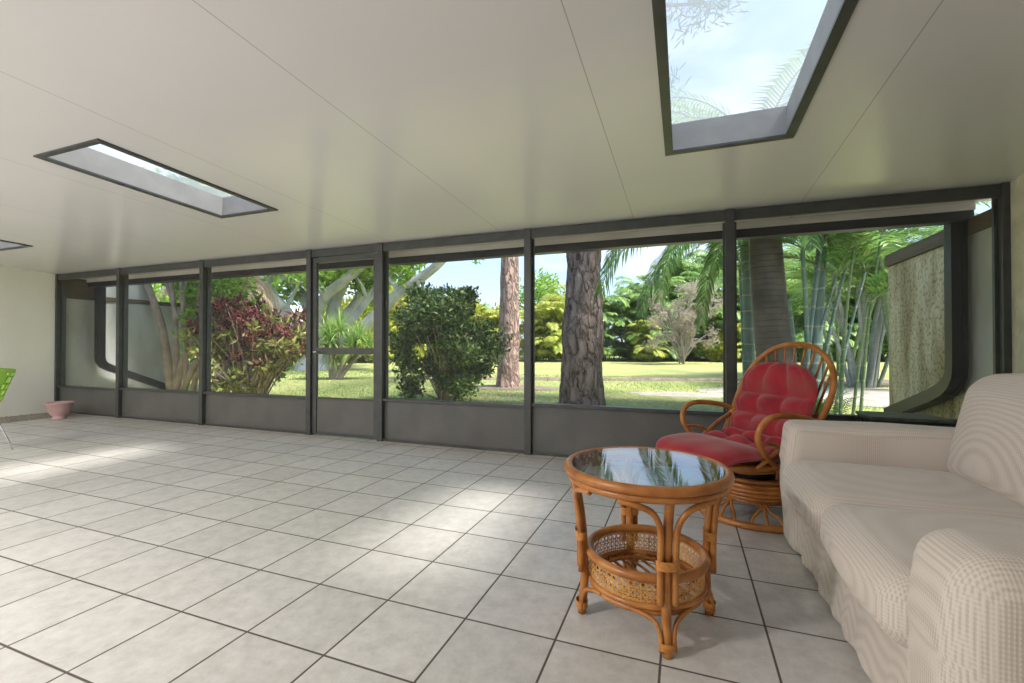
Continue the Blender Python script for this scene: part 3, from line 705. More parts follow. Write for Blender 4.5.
for side in (1, -1):
    for i in range(NS+1):
        s = LT*i/NS; p = pp(s); t = (pp(min(LT, s+.004))-pp(max(0, s-.004))).normalized(); nrm = Vector((-t.z, 0, t.x)) * (-1)
        if nrm.z < 0 and s < .4*LT: nrm = -nrm
        nrm = Vector((t.z*1.0, 0, -t.x)); 
        if nrm.x < 0 and s > .5*LT: nrm = -nrm
        if nrm.z < 0 and s <= .5*LT: nrm = -nrm
        hw = halfw(s)
        ri = max(0, min(len(rows)-2, sum(1 for r in rows[1:-1] if s >= r))); r0, r1 = rows[ri], rows[ri+1]
        fr_ = min(1, max(0, (s-r0)/(r1-r0))); sr_ = abs(math.sin(math.pi*fr_))
        if ri == 0: sr_ = 1 if fr_ < .5 else sr_
        if ri == len(rows)-2: sr_ = 1 if fr_ > .5 else sr_
        nc = 1 if ri == 0 else 3
        for j in range(NVv+1):
            v = j/NVv*2-1; y = v*hw
            edge = (1-abs(v)**5)**.5 * min(1, math.sqrt(max(0, s)/.05+.0)) * min(1, math.sqrt(max(0, LT-s)/.05))
            cf = (v*.5+.5)*nc; cc_ = abs(math.sin(math.pi*(cf % 1.0)))
            if abs(v) > 1-1.0/nc: cc_ = max(cc_, 1 if abs(v) > 1-.5/nc else cc_)
            # seams between rows are soft valleys, tuft buttons pull deepest
            valley = .16 + .84*sr_**.95
            colv = (.45 + .55*cc_**.85) if nc > 1 else 1
            th = T0*edge*valley*colv
            if ri == 0: th = T0*.85*edge*(.7+.3*sr_)
            w = Vector((p.x, y, p.z)) + nrm*th*side*(1.0 if side > 0 else .55)
            w += nrm*noise.noise(Vector((s*7, y*7, 2)))*.006
            V.append(w)
n1 = (NS+1)*(NVv+1)
for i in range(NS):
    for j in range(NVv):
        a = i*(NVv+1)+j; F.append((a, a+1, a+NVv+2, a+NVv+1)); F.append((n1+a, n1+a+NVv+1, n1+a+NVv+2, n1+a+1))
rim_ = [i*(NVv+1) for i in range(NS+1)]; rim2 = [i*(NVv+1)+NVv for i in range(NS+1)]
for i in range(NS):
    F.append((rim_[i], rim_[i+1], n1+rim_[i+1], n1+rim_[i])); F.append((rim2[i], n1+rim2[i], n1+rim2[i+1], rim2[i+1]))
for j in range(NVv):
    F.append((j, n1+j, n1+j+1, j+1)); e0 = NS*(NVv+1)+j; F.append((e0, e0+1, n1+e0+1, n1+e0))
cu = mesh('chair_cushion', [tuple(v+Vector((0,0,.03)) + Vector((.045,0,0)) for v in [x])[0] for x in V], F, M['red'], None, True)
cu.location = CH; cu.rotation_euler = (0,0,CA)
tag(cu, 'faded red tufted velour cushion lying on the rattan armchair', 'cushion')

# ------------------------------------------------------------ iron side table behind the sofa
it = empty('wrought_iron_side_table', (1.52, 4.22, 0)); tag(it, 'small black wrought iron table behind the sofa arm by the screens', 'table')
bevel(MB().box((-.235,-.17,.655),(.235,.17,.680)).build('tabletop', M['slate'], it), .006)
sc1 = MB()
for sy in (-.155, .155):
    sc1.tube([(-.215,sy,.645),(.215,sy,.645)], .007, 6, sub=1).tube([(-.215,sy,.585),(.215,sy,.585)], .005, 6, sub=1)
    for k in range(6):
        x = -.18+.072*k
        sc1.tube([(x+.03*math.cos(t*.9), sy, .615+.026*math.sin(t*.9)*(1-t*.06)) for t in range(8)], .004, 6, sub=3)
for sx_ in (-.215, .215):
    sc1.tube([(sx_,-.155,.645),(sx_,.155,.645)], .007, 6, sub=1).tube([(sx_,-.155,.585),(sx_,.155,.585)], .005, 6, sub=1)
    for k in range(4):
        y = -.11+.072*k
        sc1.tube([(sx_, y+.03*math.cos(t*.9), .615+.026*math.sin(t*.9)*(1-t*.06)) for t in range(8)], .004, 6, sub=3)
sc1.build('scroll_apron', M['iron'], it, True)
for sx_ in (-1, 1):
    for sy in (-1, 1):
        MB().tube([(.215*sx_,.155*sy,.652),(.212*sx_,.152*sy,.40),(.20*sx_,.145*sy,.15),(.225*sx_,.165*sy,0)], .010, 8).build('leg', M['iron'], it, True)

# ------------------------------------------------------------ lime chair at the left edge
gc = empty('lime_shell_chair', (-7.53, 2.59, 0), R(-95)); tag(gc, 'lime green openwork shell chair on chrome legs at the left edge', 'chair')
# local: +x is forward; shell profile from seat front to top of the back
prof = [(.26,.455),(.20,.475),(.05,.47),(-.10,.47),(-.19,.50),(-.245,.58),(-.285,.70),(-.335,.83),(-.375,.92)]
PP = spline([(x,0,z) for x, z in prof], sub=6); V = []; F = []; m_ = len(PP); nj = 36
for i, p in enumerate(PP):
    t = i/(m_-1); hw = .25 - .05*abs(t-.45)
    if t > .75: hw *= math.sqrt(max(0.02, 1-((t-.75)/.27)**2))
    if t < .08: hw *= .9
    for j in range(nj+1):
        v = j/nj*2-1; side = max(0, abs(v)-.45)
        cupx = .18*side*side*(3 if t > .35 else 0.6); cupz = .30*side*side*(1 if t < .6 else .2)
        V.append((p.x+cupx, v*hw, p.z+cupz))
random.seed(5)
for i in range(m_-1):
    for j in range(nj):
        u, w = i/3.2, j/3.6+(.5 if int(i/3.2)%2 else 0)
        hole = (abs((u % 1)-.5) < .34 and abs((w % 1)-.5) < .34) and 2 < i < m_-3 and 2 < j < nj-3
        if not hole: a = i*(nj+1)+j; F.append((a, a+1, a+nj+2, a+nj+1))
shell = mesh('seat_shell', V, F, M['lime'], gc, True); so = shell.modifiers.new('solidify', 'SOLIDIFY'); so.thickness = .008
fr = MB().tube([(.17,-.19,.44),(.17,.19,.44),(-.15,.19,.44),(-.15,-.19,.44)], .009, 8, sub=1, closed=True)
fr.build('leg_frame', M['chrome'], gc, True)
for sx_, x0, x1 in ((1,.17,.25),(-1,-.15,-.30)):
    for sy in (-1, 1):
        MB().tube([(x0*.4,.19*sy,.447),(x0*.85,.20*sy,.445),(x0*1.08,.205*sy,.42),(x1,.245*sy,.005)], .010, 8, sub=5).build('leg', M['chrome'], gc, True)

# ------------------------------------------------------------ pink bowl planter in the far left corner
pt = empty('bowl_planter', (-9.64, 4.36, 0)); tag(pt, 'pink bowl shaped clay planter in the corner by the cream wall', 'planter')
MB().lathe([(0,0),(.09,0),(.10,.012),(.085,.03),(.075,.045),(.11,.075),(.148,.14),(.162,.235),(.185,.25),(.187,.268),(.178,.274),(.155,.266),(.142,.16),(.10,.09),(0,.075)], 36).build('bowl', M['terracotta'], pt, True)
MB().lathe([(0,.205),(.08,.21),(.144,.198)], 24).build('soil', M['soil'], pt, True)

# ============================================================ THE GARDEN
rng = np.random.default_rng(11); random.seed(11)
GZ = -.06
bm = bmesh.new()
# lawn with gentle unevenness
V = []; F = []; nx, ny = 60, 50
for j in range(ny+1):
    for i in range(nx+1):
        x = -75+135*i/nx; y = 4.9+75*(j/ny)**1.4
        V.append((x, y, GZ+.05*noise.noise(Vector((x*.15, y*.15, 0)))*min(1, (y-4.9)/6)))
for j in range(ny):
    for i in range(nx):
        a = j*(nx+1)+i; F.append((a, a+1, a+nx+2, a+nx+1))
lawn = struct(mesh('lawn_ground', V, F, M['lawn'], None, True))
struct(MB().box((-75, -30, -.35), (60, 4.9, -.125)).build('yard_ground', M['sand']))
# grass blades: tufts over the near lawn
def grass(n, name):
    d = 5.2+14*rng.random(n)**1.5; t = rng.uniform(-1.35, .45, n)
    x = d*np.tan(np.clip(t, -1.2, .42)); y = d
    keep = (x > -10.4+0*y) & (x < 2.3) | ((y > 7.3) & (x > -30) & (x < 9)); x = x[keep]; y = y[keep]; n = len(x)
    a = rng.uniform(0, np.pi, n); h = rng.uniform(.02, .055, n); w = .004+.0006*y
    lean = rng.uniform(-.04, .04, (n, 2))
    z = np.full(n, GZ-.03)
    V = np.empty((n, 3, 3)); V[:,0] = np.c_[x-np.cos(a)*w, y-np.sin(a)*w, z]; V[:,1] = np.c_[x+np.cos(a)*w, y+np.sin(a)*w, z]
    V[:,2] = np.c_[x+lean[:,0], y+lean[:,1], z+.03+h]
    return mesh(name, V.reshape(-1,3), np.arange(n*3).reshape(-1,3), L['grass'])
L['grass'] = leafmat('grass_blade', [(.0,(.13,.24,.06)),(.6,(.26,.38,.10)),(1,(.40,.46,.17))], .35, .7)
tag(grass(110000, 'lawn_grass'), 'short green grass of the lawn outside the screens', 'grass', kind='stuff')

def patch(name, c, rx, ry, m, label, cat, rot=0, z=.012, seed=0, kind=None):
    k = 48; V = [(c[0], c[1], GZ+z+.05)]
    for i in range(k):
        a = 2*math.pi*i/k; q = 1+.25*noise.noise(Vector((math.cos(a)*1.5, math.sin(a)*1.5, seed)))
        x, y = rx*q*math.cos(a), ry*q*math.sin(a)
        V.append((c[0]+x*math.cos(rot)-y*math.sin(rot), c[1]+x*math.sin(rot)+y*math.cos(rot), GZ+z))
    V2 = [((v[0]+c[0])/2, (v[1]+c[1])/2, GZ+z+.045) for v in V[1:]]
    VV = V+V2; F = []
    for i in range(k):
        j = (i+1) % k; F.append((1+i, 1+j, 1+k+j, 1+k+i)); F.append((1+k+i, 1+k+j, 0))
    o = mesh(name, VV, F, m, None, True)
    tag(o, label, cat, kind=kind); return o
g = ground(858, 11.5); patch('sand_patch', (g.x, g.y), 3.6, 2.6, M['sand'], 'pale bare sandy ground beside the mildewed wall', 'sand', kind='stuff', seed=1)
g = ground(862, 15); patch('leaf_litter', (g.x, g.y), 2.2, 1.3, M['litter'], 'dark leaf litter under the pale stemmed palm clump', 'leaves', kind='stuff', seed=4, z=.03)
g = ground(690, 11.5); patch('sand_patch', (g.x, g.y), 1.5, .6, M['sand'], 'small bare patch in the lawn behind the armchair', 'sand', kind='stuff', seed=7)
g = ground(512, 13.6); patch('leaf_litter', (g.x, g.y), 1.4, .9, M['litter'], 'brown litter around the foot of the pinkish pine trunk', 'leaves', kind='stuff', seed=9)
# low dirt edging across the lawn
V = []; F = []; p0 = ground(380, 17.0); p1 = ground(900, 15.8)
for i in range(61):
    t = i/60; p = p0.lerp(p1, t); w = .20+.10*noise.noise(Vector((t*14, 0, 1))); h = .09+.05*noise.noise(Vector((t*20, 4, 1)))
    for dy, z in ((-w, -.02), (-w*.5, h), (w*.4, h*.9), (w, -.02)): V.append((p.x, p.y+dy, GZ+z+.02))
for i in range(60):
    for k in range(3): a = i*4+k; F.append((a, a+1, a+5, a+4))
tag(mesh('dirt_edging', V, F, M['litter'], None, True), 'low brown dirt ridge running across the lawn', 'ridge')

# ---------- plant makers
def leaves(c, r, n, ln, wd, squash=1.0, shell=.5, droop=.0, up=.3):
    """n folded leaves in an ellipsoid; returns verts, faces (each leaf one island)"""
    c = np.asarray(c, float); r = np.asarray(r, float)*np.ones(3)
    d = rng.normal(size=(n,3)); d /= np.linalg.norm(d, axis=1)[:,None]
    rad = shell+(1-shell)*rng.random(n); P = c+d*rad[:,None]*r
    u = rng.normal(size=(n,3))+d*.6+np.array([0,0,up-droop]); u /= np.linalg.norm(u, axis=1)[:,None]
    s = np.cross(u, rng.normal(size=(n,3))); s /= np.linalg.norm(s, axis=1)[:,None]+1e-9
    nn = np.cross(u, s); l = (ln*rng.uniform(.6,1.3,n))[:,None]; w = (wd*rng.uniform(.7,1.2,n))[:,None]
    V = np.empty((n,6,3)); V[:,0] = P; V[:,1] = P+u*l*.35+s*w+nn*w*.3; V[:,2] = P+u*l*.75+s*w*.7+nn*w*.25; V[:,3] = P+u*l-nn*l*.12
    V[:,4] = P+u*l*.75-s*w*.7+nn*w*.25; V[:,5] = P+u*l*.35-s*w+nn*w*.3
    b = (np.arange(n)*6)[:,None]
    F = np.concatenate([b+np.array([0,1,2,3]), b+np.array([0,3,4,5])])
    return V.reshape(-1,3), F
def merge(parts):
    Vs = []; Fs = []; n = 0
    for V, F in parts: Vs.append(V); Fs.append(F+n); n += len(V)
    return np.concatenate(Vs), np.concatenate(Fs)
def frond(base, az, e0, e1, length, nl, ll, lw, hang=.5, roll=0, twist=0, vshape=.5, stemfree=.12, path=None):
    """pinnate frond: rachis tube + leaflets in pairs. returns (leafV, leafF), rachis points"""
    k = 24; P = []; p = np.array(base, float); ds = length/k; T = []
    for i in range(k+1):
        t = i/k; e = e0+(e1-e0)*t**1.25; a = az+twist*t
        d = np.array([math.cos(e)*math.cos(a), math.cos(e)*math.sin(a), math.sin(e)]); P.append(p.copy()); T.append(d); p = p+d*ds
    if path is not None:
        q = [np.array(v) for v in spline(path, sub=12)]; cum = np.r_[0, np.cumsum([np.linalg.norm(q[i+1]-q[i]) for i in range(len(q)-1)])]
        u = np.linspace(0, cum[-1], k+1); q = np.array(q); P = np.stack([np.interp(u, cum, q[:,c]) for c in range(3)], 1)
        T = np.gradient(P, axis=0); T /= np.linalg.norm(T, axis=1)[:,None]; twist = 0; az = math.atan2(P[-1][1]-P[0][1], P[-1][0]-P[0][0])
    P = np.array(P); T = np.array(T); V = []; F = []
    for j in range(nl):
        t = stemfree+(1-stemfree)*(j+.5)/nl; i = min(k-1, int(t*k)); f = t*k-i
        q = P[i]*(1-f)+P[i+1]*f; d = T[i]
        side0 = np.array([-math.sin(az+twist*t), math.cos(az+twist*t), 0]); upv = np.cross(side0, d)*-1
        if upv[2] < 0: upv = -upv
        L_ = ll*math.sin(math.pi*(.12+.80*t))**.6*random.uniform(.85,1.1)
        for s in (-1, 1):
            o = side0*s*.8+d*.55+upv*vshape*random.uniform(.3,1.1)*.5; o /= np.linalg.norm(o)
            dn = np.array([0,0,-1.0]); m1 = q+o*L_*.45+dn*hang*L_*.12; o2 = o+dn*hang*1.2; o2 /= np.linalg.norm(o2); tip = m1+o2*L_*.55
            wv = np.cross(o, upv); wv /= np.linalg.norm(wv)+1e-9; wv = wv*lw
            b = len(V); V += [q-wv*.4, q+wv*.4, m1+wv, tip, m1-wv]; F += [(b, b+1, b+2, b+4), (b+4, b+2, b+3, b+3)]
    F = [f if f[2] != f[3] else f[:3] for f in F]
    return V, F, P
def frondset(specs, lm, rm, name, parent, rr=.012, rname='frond_stem'):
    V = []; F = []; st = MB()
    for sp in specs:
        v, f, P = frond(**sp); n = len(V); V += [tuple(x) for x in v]; F += [tuple(i+n for i in q) for q in f]
        st.tube([tuple(p) for p in P[::4]], [rr, rr*.9, rr*.5, rr*.2], 5, sub=2)
    if name: mesh(name, V, F, lm, parent)
    if rname: st.build(rname, rm, parent, True)
def frond_parts(specs, lm, rm, parent, rr):
    for sp in specs:
        v, f, P = frond(**sp); st = MB().tube([tuple(p) for p in P[::3]], [rr, rr*.9, rr*.5, rr*.2], 5, sub=2)
        n = len(v); mi = [0]*len(f)+[1]*len(st.F)
        mesh('frond', [tuple(x) for x in v]+st.V, [tuple(q) for q in f]+[tuple(i+n for i in q) for q in st.F], None, parent, mats=[lm, rm], mi=mi)
def limb(mb_, pts, r, n=10, wob=0, sub=6):
    P = [Vector(p) for p in pts]
    if wob: P = [p+Vector((random.uniform(-1,1), random.uniform(-1,1), random.uniform(-1,1)))*wob if 0 < i else p for i, p in enumerate(P)]
    mb_.tube([tuple(p) for p in P], r, n, sub=sub); return P
def rough(o, amp, scale, stretch=(1,1,.3)):
    for v in o.data.vertices:
        q = v.co; k = noise.noise(Vector((q.x*stretch[0], q.y*stretch[1], q.z*stretch[2]))*scale)
        k2 = abs(noise.noise(Vector((q.x*stretch[0], q.y*stretch[1], q.z*stretch[2]))*scale*2.7+Vector((9,0,0))))
        v.co = q + v.normal*(k*amp+k2*amp*.8)
    return o
def loc(root, p): return Vector(p)-root.location

# ---------- pine trunks
def pine(px, F_, r0, r1, top_px, m, label, amp, lean2=0):
    b = ground(px, F_, GZ); root = empty('pine_tree', b); tag(root, label, 'tree')
    top = at(top_px, 248, F_)-root.location; d = (top-Vector((0,0,0)))/top.z
    P = [Vector((0,0,-.15)), d*.25, d*.9, d*2, d*3.2, d*6, d*10]
    mb = MB(); mb.tube([tuple(p) for p in P], [r0*1.28, r0*1.06, r0*.98, (r0+r1)/2, r1, r1*.8, r1*.4][:7], 40, sub=26)
    o = mb.build('trunk', m, root, True); rough(o, amp, 5.5)
    parts = []; br_ = MB()
    for k in range(16):
        a = random.uniform(0, 6.28); h = random.uniform(6.8, 10); l = random.uniform(1.2, 2.6)
        s0 = d*h; e_ = s0+Vector((math.cos(a)*l, math.sin(a)*l, random.uniform(.1,.9)))
        br_.tube([tuple(s0), tuple((s0+e_)/2+Vector((0,0,.1))), tuple(e_)], [.06,.03], 6, sub=3)
        parts.append(leaves(e_, (.9,.9,.45), 260, .28, .012, up=.5, shell=.1))
    br_.build('branches', m, root, True)
    V, F = merge(parts); mesh('foliage', V, F, L['needle'], root)
pine(581, 9.2, .42, .335, 584, M['pine'], 'thick dark pine trunk with deeply plated bark, nearest the screens', .045)
pine(508, 13.5, .32, .275, 510, M['pine_light'], 'slimmer pinkish pine trunk left of the dark plated one', .022)

# ---------- dark bush between door and pines
def bush(px, F_, rx, h, n, lm, label, name='leafy_bush', ln=.07, wd=.018, stemm=None, seed=1, clumps=26, lowcut=.0, inner=.25, foot=.12):
    global rng
    rng = np.random.default_rng(seed); random.seed(seed)
    b = ground(px, F_, GZ); root = empty(name, b); tag(root, label, 'bush')
    parts = []; st = MB(); cl = []
    for k in range(clumps):
        a = random.uniform(0, 6.28); t = (k+.5)/clumps; zz = h*(.10+.86*t); prof_ = (.72+.28*math.sin(math.pi*(.1+.75*t))) if t < .85 else .6
        rr_ = rx*prof_*math.sqrt(random.random())*.9
        c = Vector((math.cos(a)*rr_, math.sin(a)*rr_, zz)); cl.append(c)
        q = h*.105*random.uniform(.7,1.35); parts.append(leaves(c, (q*1.1,q*1.1,q), n//clumps, ln, wd, shell=inner, up=.5))
        s0 = Vector((random.uniform(-1,1)*foot, random.uniform(-1,1)*foot, 0)); mid = Vector((c.x*.35+s0.x, c.y*.35+s0.y, c.z*.5))
        st.tube([tuple(s0), tuple(mid), tuple(c)], [.022,.014,.006], 6, sub=5)
        for _ in range(5):   # shoots poking out
            d = Vector((random.gauss(0,1), random.gauss(0,1), random.gauss(.6,.8))).normalized(); e_ = c+d*q*random.uniform(1.2,1.9)
            st.tube([tuple(c), tuple(c.lerp(e_,.5)+Vector((0,0,.02))), tuple(e_)], [.006,.003], 4, sub=2)
            m0 = c.lerp(e_, .7); parts.append(leaves(m0, (e_-c).length*.30, 16, ln, wd, shell=.1, up=.6))
    V, F = merge(parts); V[:,2] = np.maximum(V[:,2], .02)
    mesh('foliage', V, F, lm, root); st.build('stems', stemm or M['tanbark'], root, True)
    return root
bush(446, 10.0, 1.22, 2.52, 15000, L['dark'], 'tall dark small leaved bush between the screen door and the pines', ln=.10, wd=.027, seed=4, clumps=44)

# ---------- croton: big leaves, red on top, green-yellow lower
def croton(px, F_):
    global rng
    rng = np.random.default_rng(8); random.seed(8)
    b = ground(px, F_, GZ); root = empty('croton_shrub', b); tag(root, 'croton shrub with dark red and yellow green leaves beside the tan trunks', 'shrub')
    st = MB(); red = []; grn = []
    right = Vector((math.cos(YAW), math.sin(YAW), 0)); fwd = Vector((-math.sin(YAW), math.cos(YAW), 0))
    for k in range(210):
        u = random.uniform(-.75, 1.0); zt = random.random(); z = .22+1.95*zt**.9
        lim = .55+.42*math.sin(math.pi*min(1, z/2.9)); 
        if u > .25: z = max(z, .5+1.1*(u-.25))
        if z > 1.95 and u > .2: z = random.uniform(1.1, 2.0-.3*u)
        c = right*(u*lim*1.25)+fwd*random.uniform(-.6,.6)+Vector((0,0,z))
        s0 = right*random.uniform(-.25,.25)+fwd*random.uniform(-.15,.15)
        st.tube([tuple(s0), tuple(s0.lerp(c,.5)+Vector((0,0,.12))), tuple(c)], [.020,.012,.006], 6, sub=4)
        isred = z > 1.45+.5*random.uniform(-1,1) or random.random() < .10
        (red if isred else grn).append(leaves(c, (.15,.15,.12), 24, .155, .027, shell=.0, up=.5))
    V, F = merge(red); mesh('upper_foliage', V, F, L['croton_red'], root)['label'] = 'dark red leaves'
    V, F = merge(grn); mesh('lower_foliage', V, F, L['croton_green'], root)['label'] = 'yellow green leaves'
    st.build('stems', M['tanbark'], root, True)
croton(250, 9.6)

# ---------- multi-trunk tree at the garden wall
def tan_tree():
    global rng
    rng = np.random.default_rng(21); random.seed(21)
    b = ground(184, 9.6, GZ); root = empty('multi_trunk_tree', b); tag(root, 'tree with several leaning pale tan trunks by the grey garden wall', 'tree')
    lines = [((173,392),(166,350),(160,320),(148,285),(140,255),(132,215)), ((176,392),(176,350),(175,315),(171,280),(168,240)), ((172,392),(182,365),(194,340),(200,300),(204,262),(208,215)),
             ((178,392),(190,375),(204,352),(215,330),(226,305)), ((184,392),(186,350),(183,310),(180,270),(176,230)), ((178,320),(170,295),(163,270),(158,240)), ((190,392),(197,372),(207,362),(214,345)),
             ((180,300),(186,282),(192,262),(199,235))]
    radii = [.085,.06,.075,.07,.05,.035,.06,.03]
    parts = []
    for i, (ln_, r) in enumerate(zip(lines, radii)):
        dz = random.uniform(-.35,.35); P = [loc(root, at(x, y, 9.6+dz*(k/len(ln_)))) for k, (x, y) in enumerate(ln_)]
        if ln_[0][1] > 380: P[0].z = -.05
        o = MB().tube([tuple(p) for p in P], [r, r*.85, r*.7, r*.45], 12, sub=10).build('trunk' if i < 5 or i == 6 else 'branch', M['tanbark'], root, True)
        rough(o, .012, 7)
        parts.append(leaves(P[-1]+Vector((0,0,.35)), (.75,.75,.45), 420, .16, .035, shell=.1, up=.2))
        parts.append(leaves(P[-2]+Vector((0,0,.3)), (.35,.35,.25), 80, .16, .035, shell=.1, up=.2))
    for px, py, q in ((196,300,.35),(188,285,.35),(205,320,.30),(152,268,.22),(205,280,.45),(190,260,.6),(175,268,.35)):
        parts.append(leaves(loc(root, at(px, py, 10.2)), (q,q,q), int(500*q), .17, .036, shell=.1, up=.1, droop=.5))
    for _ in range(34):   # extra leaves added out of view to keep sun off the garden wall
        c = Vector((random.uniform(-10.6,-7.4), random.uniform(5.6,8.2), random.uniform(3.7,5.4)))-root.location
        parts.append(leaves(c, (.6,.6,.4), 300, .17, .04, shell=.1, up=.2))
    V, F = merge(parts); mesh('foliage', V, F, L['canopy'], root)
tan_tree()

# ---------- palm with dry hanging fronds behind the croton
def skirt_palm():
    random.seed(31)
    b = ground(222, 12.5, GZ); root = empty('shaggy_palm', b); tag(root, 'palm with hanging dry brown fronds above the croton shrub', 'palm')
    MB().tube([(0,0,-.05),(0.05,0,1.5),(0,0,3.4)], [.20,.17,.16], 14, sub=6).build('trunk', M['tanbark'], root, True)
    sp = [dict(base=(0,0,3.3+random.uniform(-.2,.2)), az=random.uniform(0,6.28), e0=R(random.uniform(-20,20)), e1=R(-88), length=random.uniform(1.4,2.2), nl=26, ll=.42, lw=.014, hang=1.1) for _ in range(26)]
    frondset(sp, L['dead'], M['tanbark'], 'dry_fronds', root, rname='dry_stems')
    sp = [dict(base=(0,0,3.5), az=random.uniform(0,6.28), e0=R(random.uniform(10,75)), e1=R(random.uniform(-75,-30)), length=random.uniform(2.2,3.2), nl=38, ll=.6, lw=.02, hang=.6) for _ in range(18)]
    frondset(sp, L['palm'], M['greenstem'], 'fronds', root)
skirt_palm()

# ---------- the big grey branching tree
def big_tree():
    global rng
    rng = np.random.default_rng(41); random.seed(41)
    D = 24.; b = ground(312, D, GZ); root = empty('spreading_tree', b); tag(root, 'large spreading tree with thick pale grey branches beyond the screen door', 'tree')
    def A(pts, dd): return [tuple(loc(root, at(x, y, D+dd*(i/len(pts))))) for i, (x, y) in enumerate(pts)]
    T = MB(); base = A([(313,372),(313,362),(315,350),(318,336)], 0); base[0] = (base[0][0], base[0][1], -.2)
    T.tube(base, [1.0,.72,.6,.5], 20, sub=8); rough(T.build('trunk', M['greybark'], root, True), .06, 1.3)
    br = [([(313,362),(303,340),(285,312),(267,290),(255,262),(246,235)], [0.46,0.37,0.33,0.27,0.22], -3), ([(316,345),(312,318),(302,295),(285,278),(265,258),(240,238)], [0.37,0.31,0.27,0.22,0.16], 3),
          ([(318,340),(317,315),(325,297),(345,280),(362,264),(380,240)], [0.31,0.28,0.25,0.22,0.18], -2), ([(320,345),(330,328),(336,300),(345,278),(352,250)], [0.37,0.34,0.30,0.25], 1),
          ([(322,345),(338,326),(356,302),(374,280),(392,250)], [0.30,0.25,0.21,0.15], 4), ([(330,338),(350,322),(368,300),(382,284),(396,268)], [0.25,0.19,0.15,0.09], 0),
          ([(326,350),(352,336),(380,312),(400,292),(425,275),(446,258),(470,240)], [0.37,0.33,0.28,0.24,0.18,0.13], -3)]
    tips = []
    for pts, r, dd in br:
        P = A(pts, dd); rough(MB().tube(P, r, 14, sub=8).build('branch', M['greybark'], root, True), .035, 1.6); tips.append(Vector(P[-1]))
        for _ in range(3):
            k = random.randint(2, len(P)-2); s = Vector(P[k]); e_ = s+Vector((random.uniform(-2,2), random.uniform(-2,2), random.uniform(1,2.6)))
            T2 = MB().tube([tuple(s), tuple(s.lerp(e_,.5)+Vector((random.uniform(-.3,.3),0,.2))), tuple(e_)], [.12,.07,.03], 8, sub=5); T2.build('twig', M['greybark'], root, True); tips.append(e_)
    parts = []
    for t in tips:
        parts.append(leaves(t, (1.5,1.5,1.0), 300, .32, .085, shell=.15, up=.2))
    for px, py, q, n in ((330,268,1.1,380),(318,282,.7,160),(340,258,1.2,300),(262,262,.9,220),(285,262,1.3,380),(300,268,1.2,300),(372,300,.8,150),(362,285,.8,130),(296,322,.5,60),(280,240,2.0,400),(330,232,2.2,500),(400,225,1.6,260),(240,250,1.2,260),(270,300,.8,100),(290,295,.7,110),(384,268,.5,50)):
        parts.append(leaves(loc(root, at(px, py, D+random.uniform(0,3.5))), (q,q,q*.8), n, .32, .085, shell=.1, up=.1))
    for _ in range(26):
        a = random.uniform(0,6.28); r_ = random.uniform(1,7.5)
        parts.append(leaves((math.cos(a)*r_, math.sin(a)*r_, random.uniform(8.2,10.5)), (2.2,2.2,1.1), 260, .36, .1, shell=.1))
    parts += [leaves(loc(root, at(px, py, D-1.5)), (.28,.28,.5), 60, .22, .05, shell=.1, droop=.9) for px, py in ((396,262),(404,268),(420,258),(476,256),(404,282),(410,276))]
    V, F = merge(parts); mesh('foliage', V, F, L['canopy'], root)
big_tree()

# ---------- strap-leaved plants (rosettes on short stems) beyond the door
def strap_plant(px, F_, heads, label, h0, ln=.95):
    random.seed(int(px)); b = ground(px, F_, GZ); root = empty('strap_leaf_plant', b); tag(root, label, 'plant')
    right = Vector((math.cos(YAW), math.sin(YAW), 0)); st = MB(); V = []; F = []
    for u, z, n in heads:
        c = right*u+Vector((0,random.uniform(-.3,.3),z)); st.tube([(u*.2,0,-.03),tuple(c*.5+Vector((u*.05,0,.05))),tuple(c)], [.10,.06,.05], 8, sub=4)
        for k in range(n):
            a = random.uniform(0,6.28); e_ = R(random.uniform(-20,85)); l = ln*random.uniform(.7,1.1); w = .020
            d = Vector((math.cos(a)*math.cos(e_), math.sin(a)*math.cos(e_), math.sin(e_))); s = d.cross(Vector((0,0,1))).normalized()*w
            m1 = c+d*l*.5; d2 = (d+Vector((0,0,-.45))).normalized(); t_ = m1+d2*l*.5; q = len(V)
            V += [tuple(c-s*.5), tuple(c+s*.5), tuple(m1+s), tuple(m1-s), tuple(t_)]; F += [(q,q+1,q+2,q+3),(q+3,q+2,q+4)]
    st.build('stems', M['tanbark'], root, True); mesh('foliage', V, F, L['screw'], root)
strap_plant(333, 17.0, [(.0,.75,110),(-.25,1.2,120),(.5,1.2,130),(.95,1.5,120),(-.3,1.65,120),(.3,1.8,120),(.9,1.05,90),(.05,1.4,120),(1.25,1.2,90)], 'strap leaved plant with spiky rosettes seen through the screen door', 0)

